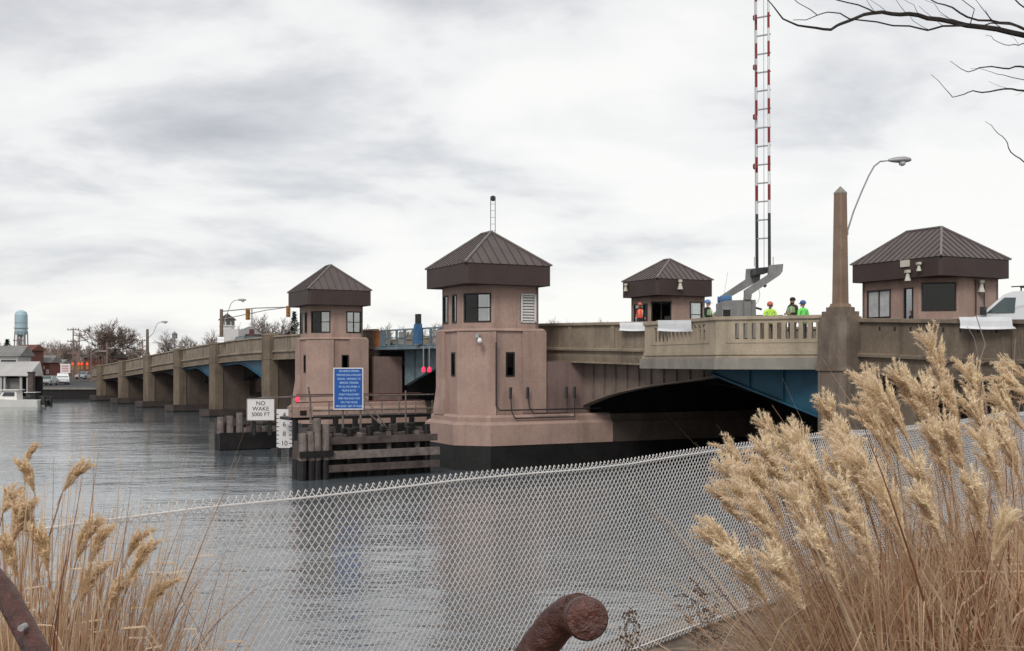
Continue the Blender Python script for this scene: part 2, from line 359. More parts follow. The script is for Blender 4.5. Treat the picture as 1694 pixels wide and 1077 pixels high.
# ------------------------------------------------------------------ ground, water
def setting():
    m = MB(); m.quad((-3000, 0, 0), (3000, 0, 0), (3000, 420, 0), (-3000, 420, 0))
    wm = bpy.data.materials.new('river_water'); wm.use_nodes = True; t = wm.node_tree; L = t.links.new; b = t.nodes['Principled BSDF']
    b.inputs['Base Color'].default_value = (.10, .118, .13, 1); b.inputs['Roughness'].default_value = .05; b.inputs['IOR'].default_value = 1.85
    geo = N(t, 'ShaderNodeNewGeometry')
    hs = None
    for sc, scl, amp, det in ((.5, (.45, 1.2, 1), .048, 2), (1.7, (.55, 1.15, 1), .024, 3), (5, (.6, 1.1, 1), .0055, 2), (.12, (1, 1.4, 1), .08, 2)):
        mp = N(t, 'ShaderNodeMapping'); mp.inputs['Scale'].default_value = scl; mp.inputs['Rotation'].default_value = (0, 0, radians(12)); L(geo.outputs['Position'], mp.inputs[0])
        n = N(t, 'ShaderNodeTexNoise'); n.inputs['Scale'].default_value = sc*1.6; n.inputs['Detail'].default_value = det; n.inputs['Roughness'].default_value = .6; n.inputs['Distortion'].default_value = .5
        L(mp.outputs[0], n.inputs['Vector'])
        mm = N(t, 'ShaderNodeMath', operation='MULTIPLY'); L(n.outputs[0], mm.inputs[0]); mm.inputs[1].default_value = amp*WAVE
        if hs is None: hs = mm.outputs[0]
        else:
            ad = N(t, 'ShaderNodeMath', operation='ADD'); L(hs, ad.inputs[0]); L(mm.outputs[0], ad.inputs[1]); hs = ad.outputs[0]
    wn = N(t, 'ShaderNodeTexNoise'); wn.inputs['Scale'].default_value = .05; wn.inputs['Detail'].default_value = 3
    wm_ = N(t, 'ShaderNodeMapping'); wm_.inputs['Scale'].default_value = (.5, 1.6, 1); L(geo.outputs['Position'], wm_.inputs[0]); L(wm_.outputs[0], wn.inputs['Vector'])
    wr = N(t, 'ShaderNodeMapRange'); L(wn.outputs[0], wr.inputs[0]); wr.inputs[1].default_value = .38; wr.inputs[2].default_value = .62; wr.inputs[3].default_value = .55; wr.inputs[4].default_value = 1.5
    mu = N(t, 'ShaderNodeMath', operation='MULTIPLY'); L(hs, mu.inputs[0]); L(wr.outputs[0], mu.inputs[1]); hs = mu.outputs[0]
    bp = N(t, 'ShaderNodeBump'); bp.inputs['Strength'].default_value = 1; bp.inputs['Distance'].default_value = 1.0; L(hs, bp.inputs['Height']); L(bp.outputs[0], b.inputs['Normal'])
    tag(m.build('water', wm), 'grey rippled river water under the overcast sky', kind='structure')
    m = MB(); m.quad((-6000, -3000, -3), (6000, -3000, -3), (6000, 6000, -3), (-6000, 6000, -3))
    tag(m.build('river_bed', 'land'), 'dark river bed below the water', kind='structure')
    # land on the far side
    sh = [(-6000, 149), (-49, 149), (-20, 190), (40, 300), (6000, 330), (6000, 6000), (-6000, 6000)]
    m = MB(); m.prism([(x, y, -3) for x, y in sh], [(x, y, 1.5) for x, y in sh])
    tag(m.build('ground', 'land'), 'brown low land on the far shore', kind='structure')
    # near bank, edge just beyond the fence line
    e0 = V((-1.79, 3.81)); fd = V((.66, .7513)); nn = V((-.7513, .66))
    q = [e0-fd*20+nn*.35, e0+fd*42+nn*.35]
    pl = [q[0], q[1], V((60, 46)), V((300, 46)), V((300, -200)), V((-200, -200))]
    m = MB(); m.prism([(p.x, p.y, -3) for p in pl], [(p.x, p.y, 3.19) for p in pl])
    tag(m.build('bank_ground', 'ground'), 'brown bare earth bank beside the fence', kind='structure')
WAVE = .75
setting()
def curb():
    e0 = V((-1.79, 3.81)); fd = V((.66, .7513)); nn = V((-.7513, .66))
    f = lambda x, y, z: V((e0.x+fd.x*x+nn.x*y, e0.y+fd.y*x+nn.y*y, 3.19+z))
    m = MB(); m.box(-6, 40, .06, .2, -.3, .04, f)
    tag(m.build('curb', 'curb', loc=(1, 6, 3.2)), 'pale concrete curb under the chain link fence', kind='structure')
curb()
# ------------------------------------------------------------------ the bridge
PIERS = [19.5, 34, 46.3, 58.9, 71.4, 84]
def bridge():
    T = thing('drawbridge', B(0, 0, 0), 'long buff concrete bridge with pink piers crossing the river', 'bridge')
    # deck in two fixed lengths, leaving the opening for the leaf
    for a, b, n in ((-110, -17.9, 30), (-2.4, 91, 30)):
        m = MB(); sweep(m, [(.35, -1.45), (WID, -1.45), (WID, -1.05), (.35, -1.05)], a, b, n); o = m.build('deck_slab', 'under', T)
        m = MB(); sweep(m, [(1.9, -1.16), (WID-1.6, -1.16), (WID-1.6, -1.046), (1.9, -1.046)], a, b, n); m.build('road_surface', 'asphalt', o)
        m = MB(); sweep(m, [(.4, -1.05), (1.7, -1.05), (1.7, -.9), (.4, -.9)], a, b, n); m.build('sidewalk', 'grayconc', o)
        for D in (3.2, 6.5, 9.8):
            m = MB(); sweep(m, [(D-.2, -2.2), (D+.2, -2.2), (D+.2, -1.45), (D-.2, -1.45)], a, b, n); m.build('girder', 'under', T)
    # parapet lengths
    def parapet(a, b, mt, far=False, panel=3.0, slots=True, name='parapet'):
        L = b-a; sg = -1 if far else 1; D0 = WID if far else 0
        def q(s_, D, z): return BT(s_, D0+sg*D, z)
        n = max(2, int(L/4)); m = MB()
        sweep(m, [(.06, -.16), (.36, -.16), (.36, -1.2), (.06, -1.2)], a, b, n, q)        # wall
        sweep(m, [(-.06, -.13), (-.02, -.02), (.1, 0), (.38, 0), (.44, -.13), (.38, -.16), (-.0, -.16)], a, b, n, q)   # coping
        sweep(m, [(-.05, -1.2), (.42, -1.2), (.42, -1.34), (-.12, -1.34), (-.12, -1.25)], a, b, n, q)   # base moulding
        sweep(m, [(.04, -1.34), (.5, -1.34), (.5, -1.85), (.1, -1.85), (.04, -1.6)], a, b, n, q)   # fascia
        sweep(m, [(-.10, -1.85), (.5, -1.85), (.5, -1.93), (-.10, -1.93)], a, b, n, q)
        k = max(1, round(L/panel)); w_ = L/k
        for i in range(k):
            c = a+w_*i
            sweep(m, [(0, -.16), (.06, -.16), (.06, -1.2), (0, -1.2)], c+.02, c+.3, 1, q)    # panel divider
            sweep(m, [(0.02, -1.08), (.06, -1.08), (.06, -1.2), (.02, -1.2)], c+.3, c+w_-.02, 1, q)
        if slots:      # row of small drain openings under the coping
            m.mark(1)
            for i in range(k):
                c = a+w_*i
                for j in range(8):
                    s_ = c+.5+(w_-.8)*j/8
                    m.box(s_, s_+.07, 0, 1, 0, 1, lambda x, y, z: q(x, .052+.02*y, -.42+.14*z))
        return m.build(name, [mt, 'frame'], T)
    parapet(-39.0, -110, 'conc_brown') if False else parapet(-110, -40.1, 'conc_brown', panel=6)
    parapet(-29.6, -19.4, 'conc', panel=3.4, slots=False)
    parapet(-.2, 18.9, 'conc', panel=3.2, slots=False)
    for a, b in zip(PIERS, PIERS[1:]): parapet(a+.65, b-.65, 'conc', panel=4, slots=False)
    parapet(84.65, 90.5, 'conc', panel=5, slots=False)
    for a, b in ((-110, -17.9), (-2.4, 90.5)): parapet(a, b, 'conc', far=True, panel=5, slots=False)
    # look-out bay in front of the near parapet, with balusters
    Q = [B(-29.3, .1, 0), B(-29.2, -.5, 0), V((7.72, 41.2, 0)), V((11.45, 39.4, 0)), B(-39.0, .3, 0)]
    top = 6.74
    def bay(p, q, holes, nm, zdrop=0):
        d = (q-p); Ln = d.length; u = d/Ln; nrm = V((u.y, -u.x, 0))       # outward, towards the water
        if nrm.y > 0: nrm = -nrm
        f = lambda x, z, n: p+u*x-nrm*n+V((0, 0, top+z))
        m = MB(); hs = []
        if holes:
            a0, a1, k, wd = holes
            for i in range(k):
                c = a0+(a1-a0)*(i+.5)/k; hs.append((c-wd/2, c+wd/2, -.86, -.26))
        TK = .26 if (not holes or holes[2] < 12) else .07
        us = sorted(set([0, Ln]+[h[0] for h in hs]+[h[1] for h in hs])); zs = [-1.3, -.86, -.26, -.12]
        m.grid(us, zs, lambda i, j: not any(h[0] < (us[i]+us[i+1])/2 < h[1] and j == 1 for h in hs), TK, f)
        for h in hs:                                             # rounded tops of the slots
            cx = (h[0]+h[1])/2; r = (h[1]-h[0])/2
            for sgn in (-1, 1):
                prev = None
                for kk in range(4):
                    t = pi/2*kk/3; pt = (cx+sgn*r*cos(t), -.26-r+r*sin(t))
                    if prev: m.prism([f(prev[0], prev[1], .04), f(pt[0], pt[1], .04), f(cx+sgn*r*1.001, -.2601, .04)], [f(prev[0], prev[1], .068), f(pt[0], pt[1], .068), f(cx+sgn*r*1.001, -.2601, .068)])
                    prev = pt
        f2 = lambda x, n, z: f(x, z, n)
        m.box(-.07, Ln+.05, -.07, .33, -.12, 0, f2); m.box(-.03, Ln+.03, -.03, .3, -.16, -.122, f2)
        m.box(-.04, Ln+.04, -.05, .3, -1.44, -1.3, f2); m.box(0, Ln, .0, .5, -1.56, -1.44, f2)
        m.mark(1).box(-.04, Ln+.06, -.10, .6, -1.99, -1.562, f2)
        if holes:
            m.mark(0); m.box(a0-.25, a0-.2, -.02, 0, -.98, -.2, f2); m.box(a1+.2, a1+.25, -.02, 0, -.98, -.2, f2); m.box(a0-.25, a1+.25, -.02, 0, -1.0, -.96, f2)
        return m.build(nm, ['conc_light', 'grayconc'], T)
    L1 = (Q[2]-Q[1]).length; L2 = (Q[3]-Q[2]).length
    bay(Q[0], Q[1], None, 'bay_return'); bay(Q[1], Q[2], (.6, L1-.8, 13, .25), 'balustrade'); bay(Q[2], Q[3], (.65, L2-.35, 10, .155), 'balustrade')
    m = MB(); pl = [Q[0], Q[1], Q[2], Q[3], Q[4]]
    ins = [p+dD*.25 for p in pl]
    m.prism([p+V((0, 0, top-1.5)) for p in ins], [p+V((0, 0, top-1.05)) for p in ins]); m.build('bay_floor', 'under', T)
    # arched girders under the deck edge
    def haunch(s0, s1, D, mt, d0, dm, d1, th=.25, stiff=0, name='arch_girder', zt0=-1.93):
        m = MB(); n = 14
        for i in range(n):
            a = s0+(s1-s0)*i/n; b = s0+(s1-s0)*(i+1)/n
            def dep(x):
                t = (x-s0)/(s1-s0)
                return dm+(d0-dm)*max(0, 1-1.6*t)**1.25+(d1-dm)*max(0, 2*t-1)**1.7
            A = [(a, zt(a)+zt0), (b, zt(b)+zt0), (b, zt(b)+zt0-dep(b)), (a, zt(a)+zt0-dep(a))]
            m.prism([B(x, D, z) for x, z in A], [B(x, D+th, z) for x, z in A])
            F = [(a, zt(a)+zt0-dep(a)), (b, zt(b)+zt0-dep(b)), (b, zt(b)+zt0-dep(b)-.07), (a, zt(a)+zt0-dep(a)-.07)]
            m.prism([B(x, D-.13, z) for x, z in F], [B(x, D+th+.13, z) for x, z in F])
            if stiff:
                for k in range(stiff):
                    x = a+(b-a)*(k+.5)/stiff
                    m.box(x-.035, x+.035, D-.12, D, zt(x)+zt0-dep(x), zt(x)+zt0, B)
        return m.build(name, mt, T)
    haunch(-34.5, -22.4, .7, 'girder_brown', .0, .95, 2.2, stiff=1)
    m = MB(); A = [(-39.2, 4.75), (-32.2, 4.75), (-32.2, 4.6), (-39.2, 2.75)]
    m.prism([B(x, .45, z) for x, z in A], [B(x, .75, z) for x, z in A]); A = [(-39.2, 2.75), (-32.2, 4.6), (-32.2, 4.52), (-39.2, 2.67)]
    m.prism([B(x, .3, z) for x, z in A], [B(x, .9, z) for x, z in A])
    for x in (-34.4, -36.2, -38): m.box(x-.03, x+.03, .38, .45, 4.6-(x+32.2)*-.264, 4.75, B)
    m.build('blue_haunch_girder', 'blue', T)
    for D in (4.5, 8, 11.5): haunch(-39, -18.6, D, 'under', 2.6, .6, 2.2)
    ends = [-.2]+PIERS
    for i, (a, b) in enumerate(zip([2.5]+PIERS, PIERS)):
        if i == 0: continue
        bl = i in (1, 2)
        haunch(a+.4, b-.4, .35, 'blue' if bl else 'under', 2.1 if bl else 1.1, .12, .25, name='blue_haunch_girder' if bl else 'arch_girder')
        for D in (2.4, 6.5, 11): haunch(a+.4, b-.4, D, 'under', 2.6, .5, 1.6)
    # approach piers
    for s_ in PIERS:
        zs_ = zt(s_)-1.95
        m = MB(); f = lambda x, z, n: B(s_-.55+n, .3+x, z)
        zo = zs_-.55; zb = min(1.9, zs_-1.6)
        m.holes(12.4, .7, zs_, [(2.6, 5.2, zb, zo), (7.4, 10.0, zb, zo)], 1.1, f)
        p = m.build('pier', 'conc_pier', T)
        m = MB(); c = .22; hs = .62
        pr = [(-hs, -.1), (-hs, -.55+c), (-hs+c, -.62), (hs-c, -.62), (hs, -.55+c), (hs, -.1), (hs, .4), (-hs, .4)]
        ztop = zt(s_)+(.22 if s_ < 20 else .02)
        m.prism([B(s_+x, y, .5) for x, y in pr], [B(s_+x, y, ztop-.2) for x, y in pr])
        pr2 = [(x*1.06, y*1.06 if y < 0 else y) for x, y in pr]
        m.prism([B(s_+x, y, ztop-.2) for x, y in pr2], [B(s_+x*.9, y*.9, ztop) for x, y in pr2])
        m.prism([B(s_+x, y, zt(s_)-1.9) for x, y in pr2], [B(s_+x, y, zt(s_)-1.65) for x, y in pr2])
        m.build('pilaster', 'conc_brown', p)
        m = MB(); pr = [(-1.0, 14), (-1.0, -1.0), (-.5, -1.5), (.5, -1.5), (1.0, -1.0), (1.0, 14)]
        m.prism([B(s_+x, y, -2.5) for x, y in pr], [B(s_+x, y, .12) for x, y in pr])
        m.mark(1).prism([B(s_+x*.97, y, .12) for x, y in pr], [B(s_+x*.93, y, .72) for x, y in pr])
        m.build('footing', ['tide', 'footing'], p)
    # obelisk pier column in front of the near parapet
    s_ = -39.55
    m = MB(); c = .25; hs = .62
    def octo(h, c): return [(-h, -h+c), (-h+c, -h), (h-c, -h), (h, -h+c), (h, h-c), (h-c, h), (-h+c, h), (-h, h-c)]
    for h, c, z0, z1 in ((.64, .2, -.5, 6.45), (.72, .2, -2.9, .4), (.70, .22, 4.72, 4.9), (.60, .2, 6.45, 6.62), (.52, .15, 6.62, 6.8), (.40, .12, 6.8, 6.95)):
        m.prism([B(s_+x, -.25+y, z0) for x, y in octo(h, c)], [B(s_+x, -.25+y, z1) for x, y in octo(h, c)])
    m.build('column', 'spall', T)
    m = MB(); f = lambda x, z, n: B(s_+.2+n, .4+x, z); m.holes(12.5, -2.9, 5.1, [(1.6, 2.2, 2.0, 2.1)], 1.2, f); m.build('pier', 'under', T)
    # right-hand approach wall under the parapet, with ribs
    m = MB(); f = lambda x, z, n: B(-41-x, .9+n, z)
    L_ = 60; hs = [(1.3+5*i, 4.2+5*i, -2, 4.0-.12*i) for i in range(11)]
    hs = [(a, b, 3.2 if a > 8 else .6, t) for a, b, z, t in hs]
    m.holes(L_, -2.9, 4.45, [h for h in hs if h[3] > h[2]], .5, f)
    for i in range(12): m.box(.2+5*i, .95+5*i, -.25, 0, -2.9, 4.3, lambda x, y, z: B(-41-x, .9+y, z))
    m.build('approach_wall', 'conc_brown', T)
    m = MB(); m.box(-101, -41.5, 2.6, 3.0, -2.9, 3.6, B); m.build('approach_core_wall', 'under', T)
    # added far-side wall, blocks the daylight beyond the dark near span
    m = MB(); m.box(-39, -22.6, 12.6, 13.0, -2.9, 5.0, B); m.build('rear_blocking_wall', 'under', T)
    # bascule piers, slightly turned to the deck like their towers
    for k, (px, py) in enumerate(((-1.95, 50.07), (-12.45, 67.97))):
        F = frame(px, py); la, lb = 4.07, 3.9; Lp = 21 if k == 0 else 19
        cc = 1.05
        def foot(o, a1): return [(cc-o*.4, -o), (a1, -o), (a1, lb+o), (-o, lb+o), (-o, cc-o*.4)]
        m = MB()
        def ring(o0, z0, o1, z1): m.prism([F(x, y, z0) for x, y in foot(o0, Lp)], [F(x, y, z1) for x, y in foot(o1, Lp)])
        ring(.45, -2.9, .40, 1.15)
        p = m.build('waterline_plinth', 'tide', T); Lp0 = Lp; Lp = 7.5
        m = MB(); ring(.42, 1.15, .42, 2.1); ring(.42, 2.1, .25, 2.24); ring(.2, 2.24, .2, 2.45); ring(.2, 2.45, .08, 2.55)
        m.build('pier_base', 'stucco', T)
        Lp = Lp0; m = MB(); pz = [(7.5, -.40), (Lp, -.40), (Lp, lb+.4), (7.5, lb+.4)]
        m.prism([F(x, y, 1.15) for x, y in pz], [F(x, y, 2.12) for x, y in pz]); m.prism([F(x, y*.6, 2.12) for x, y in pz], [F(x, y*.4, 2.5) for x, y in pz]); m.build('pier_base', 'conc_pier', T)  # darker material paints the shade on the base beneath the deck
        # pier body beyond the tower
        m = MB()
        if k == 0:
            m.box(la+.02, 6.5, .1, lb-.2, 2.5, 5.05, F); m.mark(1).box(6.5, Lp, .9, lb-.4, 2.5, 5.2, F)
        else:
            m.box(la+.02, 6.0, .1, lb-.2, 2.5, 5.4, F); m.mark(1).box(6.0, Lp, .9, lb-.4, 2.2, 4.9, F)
        m.build('pier_body', ['stucco_pier', 'under'], T)  # second material puts under-deck shade into the inner run's colour
    return T
TH = radians(27)
def frame(px, py):
    a = V((cos(TH), sin(TH), 0)); b = V((-sin(TH), cos(TH), 0)); o = V((px, py, 0))
    return lambda x, y, z: o+a*x+b*y+V((0, 0, z))
BR = bridge()
# ------------------------------------------------------------------ towers
def hiproof(T, F, x0, x1, y0, y1, z0, z1, r0, r1, za, seam=.42):
    """fascia z0..z1, rect x0..x1,y0..y1, ridge along y from r0 to r1 at height za"""
    m = MB(); c = .1
    pr = [(x0+c*1.5, y0), (x1-c, y0), (x1, y0+c), (x1, y1-c), (x1-c, y1), (x0+c, y1), (x0, y1-c), (x0, y0+c*1.5)]
    m.prism([F(x, y, z0) for x, y in pr], [F(x, y, z1) for x, y in pr])
    m.build('fascia', 'fascia', T)
    m = MB(); ov = .04; X0, X1, Y0, Y1 = x0-ov, x1+ov, y0-ov, y1+ov; xc = (x0+x1)/2; zb = z1+.005
    R0, R1 = F(xc, r0, za), F(xc, r1, za)
    c = [F(X0, Y0, zb), F(X1, Y0, zb), F(X1, Y1, zb), F(X0, Y1, zb)]
    m.quad(c[0], c[1], R0); m.quad(c[1], c[2], R1, R0); m.quad(c[2], c[3], R1); m.quad(c[3], c[0], R0, R1)
    m.quad(c[3], c[2], c[1], c[0])
    up = V((0, 0, .03)); W = (X1-X0)/2
    n = int((X1-X0)/seam)
    for i in range(1, n):
        x = X0+(X1-X0)*i/n; t = min(1, min(x-X0, X1-x)/W)
        for e, r in ((Y0, r0), (Y1, r1)):
            m.beam(F(x, e, zb)+up*.5, F(x, e+(r-e)*t, zb+(za-zb)*t)+up*.5, .035, .05)
    n = int((Y1-Y0)/seam)
    for i in range(1, n):
        y = Y0+(Y1-Y0)*i/n; t = min(1, (y-Y0)/(r0-Y0), (Y1-y)/(Y1-r1))
        for e in (X0, X1):
            m.beam(F(e, y, zb)+up*.5, F(e+(xc-e)*t, y, zb+(za-zb)*t)+up*.5, .035, .05)
    o = m.build('roof', 'roof', T)
    m = MB()
    for p, q in ((c[0], R0), (c[1], R0), (c[2], R1), (c[3], R1), (R0, R1)): m.beam(p+up, q+up, .11, .07)
    m.build('hip_cap', 'roofcap', o)
def window(T, f, u0, u1, z0, z1, kind='glass', split='v', depth=.08):
    """framed window in the wall mapping f(u,z,n)"""
    g = lambda x, y, z: f(x, z, y)
    m = MB(); fr = .07
    for a, b, c, d in ((u0, u0+fr, z0, z1), (u1-fr, u1, z0, z1), (u0+fr, u1-fr, z0, z0+fr), (u0+fr, u1-fr, z1-fr, z1)): m.box(a, b, -.03, .12, c, d, g)
    mid = (u0+u1)/2; zm = (z0+z1)/2
    if split in 'vb': m.box(mid-.03, mid+.03, -.01, .1, z0+fr, z1-fr, g)
    if split in 'hb': m.box(u0+fr, u1-fr, .0, .09, zm-.025, zm+.025, g)
    o = m.build('window', 'frame', T)
    if kind == 'louver':
        m = MB(); k = 9
        for i in range(k):
            z = z0+fr+(z1-z0-2*fr)*(i+.3)/k
            A = [(u0+fr, -.01, z), (u1-fr, -.01, z), (u1-fr, .1, z+.09), (u0+fr, .1, z+.09)]
            m.prism([g(*p) for p in A], [g(p[0], p[1], p[2]+.045) for p in A])
        m.box(u0+fr*.2, u0+fr*1.6, -.045, .0, z0, z1, g); m.box(u1-fr*1.6, u1-fr*.2, -.045, .0, z0, z1, g); m.box(u0, u1, -.045, 0, z1-fr, z1, g); m.box(u0, u1, -.045, 0, z0, z0+fr, g)
        m.build('louver', 'louver', o)
        m = MB(); m.box(u0+.01, u1-.01, .125, .15, z0+.01, z1-.01, g); m.build('backing', 'darkroom', o)
    else:
        m = MB()
        if kind == 'half':
            m.box(mid+.03, u1-fr, .03, .04, z0+fr, z1-fr, g); m.build('pane', 'glass', o)
            m = MB(); m.box(u0+fr, mid-.03, .03, .04, z0+fr, z1-fr, g); m.build('dark_pane', 'darkglass', o)
        elif kind == 'pale':
            m.box(u0+fr, mid-.03, .03, .04, z0+fr, z1-fr, g); m.build('pane', 'palepane', o)
            m = MB(); m.box(mid+.03, u1-fr, .03, .04, z0+fr, z1-fr, g); m.build('pane', 'palepane', o)
        else:
            m.box(u0+fr, u1-fr, .03, .04, z0+fr, z1-fr, g); m.build('pane', 'darkglass' if kind == 'dark' else 'glass', o)
    return o
def wallf(F, p, q):
    """mapping along wall p->q (local xy), n inwards"""
    d = V((q[0]-p[0], q[1]-p[1])); L = d.length; u = d/L; n = V((-u.y, u.x))
    return L, lambda x, z, nn: F(p[0]+u.x*x+n.x*nn, p[1]+u.y*x+n.y*nn, z)
def camera_dome(T, p, arm=V((0, 0, 0))):
    m = MB(); m.box(p.x-.09, p.x+.09, p.y-.1, p.y+.25, p.z+.1, p.z+.3); m.beam(p+V((0, .1, .15)), p+V((.1, -.15, .1)), .07)
    o = m.build('security_camera', 'steel', T)
    m = MB(); m.lathe([(.02, p.z-.17), (.1, p.z-.12), (.12, p.z-.03), (.1, p.z+.03), (.05, p.z+.1)], (p.x+.12, p.y-.2), 10); m.build('camera_dome', 'white', o, smooth=True)
def tower(px, py, label, mast):
    F = frame(px, py); la, lb, c = (4.02 if mast else 3.66), 3.9, 1.25
    T = thing('control_tower', F(2, 2, 2.3), label, 'tower', 'bridge towers with hip roofs')
    body = [(c, 0), (la, 0), (la, lb), (0, lb), (0, c)]
    ins = .22
    # lower shaft: core walls inset, corner blocks proud
    cp = [(c, .1), (la-.1, .1), (la-.1, lb-.1), (.1, lb-.1), (.1, c)]
    slits = {0: (1.05, 1.5), 3: (1.55, 2.0)}
    cp[0] = (c+.04, .1); cp[4] = (.1, c+.04)
    for i in range(5):
        p, q = cp[i], cp[(i+1) % 5]; L, f = wallf(F, p, q)
        hs = []
        if i == 0: hs = [(.62, 1.08, 4.35, 5.5)]
        if i == 3: hs = [(L-1.0, L-.55, 4.35, 5.5)]
        m = MB(); m.holes(L, 2.3, 6.5, hs, .25, f); o = m.build('shaft', 'stucco', T)
        for h in hs: window(T, f, *h, kind='dark', split='n')
    def block(pr, z0, z1, nm='buttress'):
        m = MB(); m.prism([F(x, y, z0) for x, y in pr], [F(x, y, z1) for x, y in pr])
        cx = sum(x for x, y in pr)/len(pr); cy = sum(y for x, y in pr)/len(pr)
        m.prism([F(x, y, z1) for x, y in pr], [F(x+(2-x)*.04, y+(2-y)*.04, z1+.06) for x, y in pr]); m.build(nm, 'stucco', T)
    block([(c+.1, -.02), (c+.12, .25), (.25, c+.12), (-.02, c+.1)], 2.3, 6.45)
    block([(la-1.25, -.02), (la, -.02), (la, 1.0), (la-1.25, .3)], 2.3, 6.45)
    block([(-.02, lb-1.0), (-.02, lb), (1, lb), (.3, lb-1.0)], 2.3, 6.45)
    block([(la-1, lb-.05), (la+.02, lb-1), (la+.02, lb+.02), (la-1, lb+.02)], 2.3, 6.45)
    # sloping shoulder at the foot of the left block
    m = MB()
    for (x0, y0, x1, y1, ox, oy) in ((0, lb-1.3, 0, lb-.1, -.22, 0),):
        b0 = [(x0+ox, y0), (x0+.2, y0), (x0+.2, y1), (x0+ox, y1)]; t0 = [(x0-.03, y0+.1), (x0+.2, y0+.1), (x0+.2, y1-.1), (x0-.03, y1-.1)]
        m.prism([F(x, y, 2.5) for x, y in b0], [F(x, y, 2.75) for x, y in b0]); m.prism([F(x, y, 2.75) for x, y in b0], [F(x, y, 4.2) for x, y in t0])
    m.build('sloped_shoulder', 'stucco', T)
    m = MB(); m.prism([F(x, y, 6.5) for x, y in body], [F(x+(2-x)*.06, y+(2-y)*.06, 6.62) for x, y in body]); m.build('ledge', 'stucco', T)
    # cabin
    up = [(c+.06, ins), (la-.3, ins), (la-.3, lb-ins), (ins, lb-ins), (ins, c+.06)]
    wz = (6.9, 8.27)
    for i in range(5):
        p, q = up[i], up[(i+1) % 5]; L, f = wallf(F, p, q); hs = []
        if i == 0: hs = [(L-.98, L-.12, *wz, 'louver', 'n') if mast else (L-1.1, L-.12, *wz, 'glass', 'b')]
        if i == 1: hs = [(.15, 1.1, *wz, 'glass', 'v'), (L-1.1, L-.15, *wz, 'glass', 'v')]
        if i == 2: hs = [(.15, 1.1, *wz, 'glass', 'v'), (L-1.1, L-.15, *wz, 'glass', 'v')]
        if i == 3: hs = [(.12, .75, *wz, 'glass', 'n'), (L-1.15, L-.62, *wz, 'glass', 'n')]
        if i == 4: hs = [(.08, L-.1, *wz, 'half', 'b')]
        m = MB(); m.holes(L, 6.6, 8.66, [h[:4] for h in hs], .15, f)
        m.build('cabin_wall', 'stucco', T)
        for h in hs: window(T, f, h[0], h[1], h[2], h[3], kind=h[4], split=h[5])
    m = MB(); m.prism([F(x*.9+.2, y*.9+.2, 6.6) for x, y in up], [F(x*.9+.2, y*.9+.2, 6.66) for x, y in up]); m.build('cabin_floor', 'darkroom', T)
    hiproof(T, F, -.38, la+.06, -.38, lb+.42, 8.63, 9.57, 1.5, 2.65, 11.28)
    if mast:
        q = F(1.95, 1.55, 11.2); o = None
        m = MB()
        for dx in (-.11, .11): m.tube([q+V((dx, 0, 0)), q+V((dx, 0, 1.6))], .022, 5)
        for i in range(5): m.tube([q+V((-.11, 0, .15+.32*i)), q+V((.11, 0, .15+.32*i))], .014, 4)
        o = m.build('antenna', 'steel', T)
        m = MB(); m.lathe([(.07, q.z+1.58), (.13, q.z+1.62), (.13, q.z+1.78), (.06, q.z+1.83)], (q.x, q.y), 8); m.build('antenna_head', 'darkmetal', o)
        camera_dome(T, F(.55, .35, 6.05))
        # conduits along the wall
        m = MB(); Y = -.12
        def run(pts, r=.035): m.tube([F(x, y, z) for x, y, z in pts], r, 6)
        run([(1.30, -.12, 5.95), (1.30, -.12, 3.0), (1.5, -.12, 2.78), (4.3, -.2, 2.78), (7, -.1, 2.78)])
        run([(2.0, -.2, 3.6), (2.05, -.25, 2.7), (2.2, -.3, 2.4), (5.4, -.3, 2.4), (5.45, -.25, 3.3)], .03)
        run([(2.9, -.2, 3.7), (2.95, -.3, 2.9), (3.2, -.3, 2.6), (5.0, -.3, 2.6), (5.0, -.25, 3.3)], .03)
        for x in (2.0, 2.9, 5.0, 5.45): run([(x, -.22, 3.3), (x, -.24, 3.85)], .07)
        m.build('conduit', 'darkmetal', T)
    return T
tower(-1.95, 50.07, 'nearest pink stucco control tower with louvered window and roof antenna', True)
tower(-12.45, 67.97, 'pink stucco control tower beyond the blue sign, across the channel', False)
def lantern(T, p, s=1.0, dark=False):
    m = MB(); m.box(p.x-.1*s, p.x+.1*s, p.y-.12, p.y+.2, p.z-.02, p.z+.12*s); m.lathe([(.16*s, p.z-.42*s), (.1*s, p.z-.2*s), (.06*s, p.z)], (p.x, p.y), 8)
    m.build('flood_lamp', 'gutter', T)
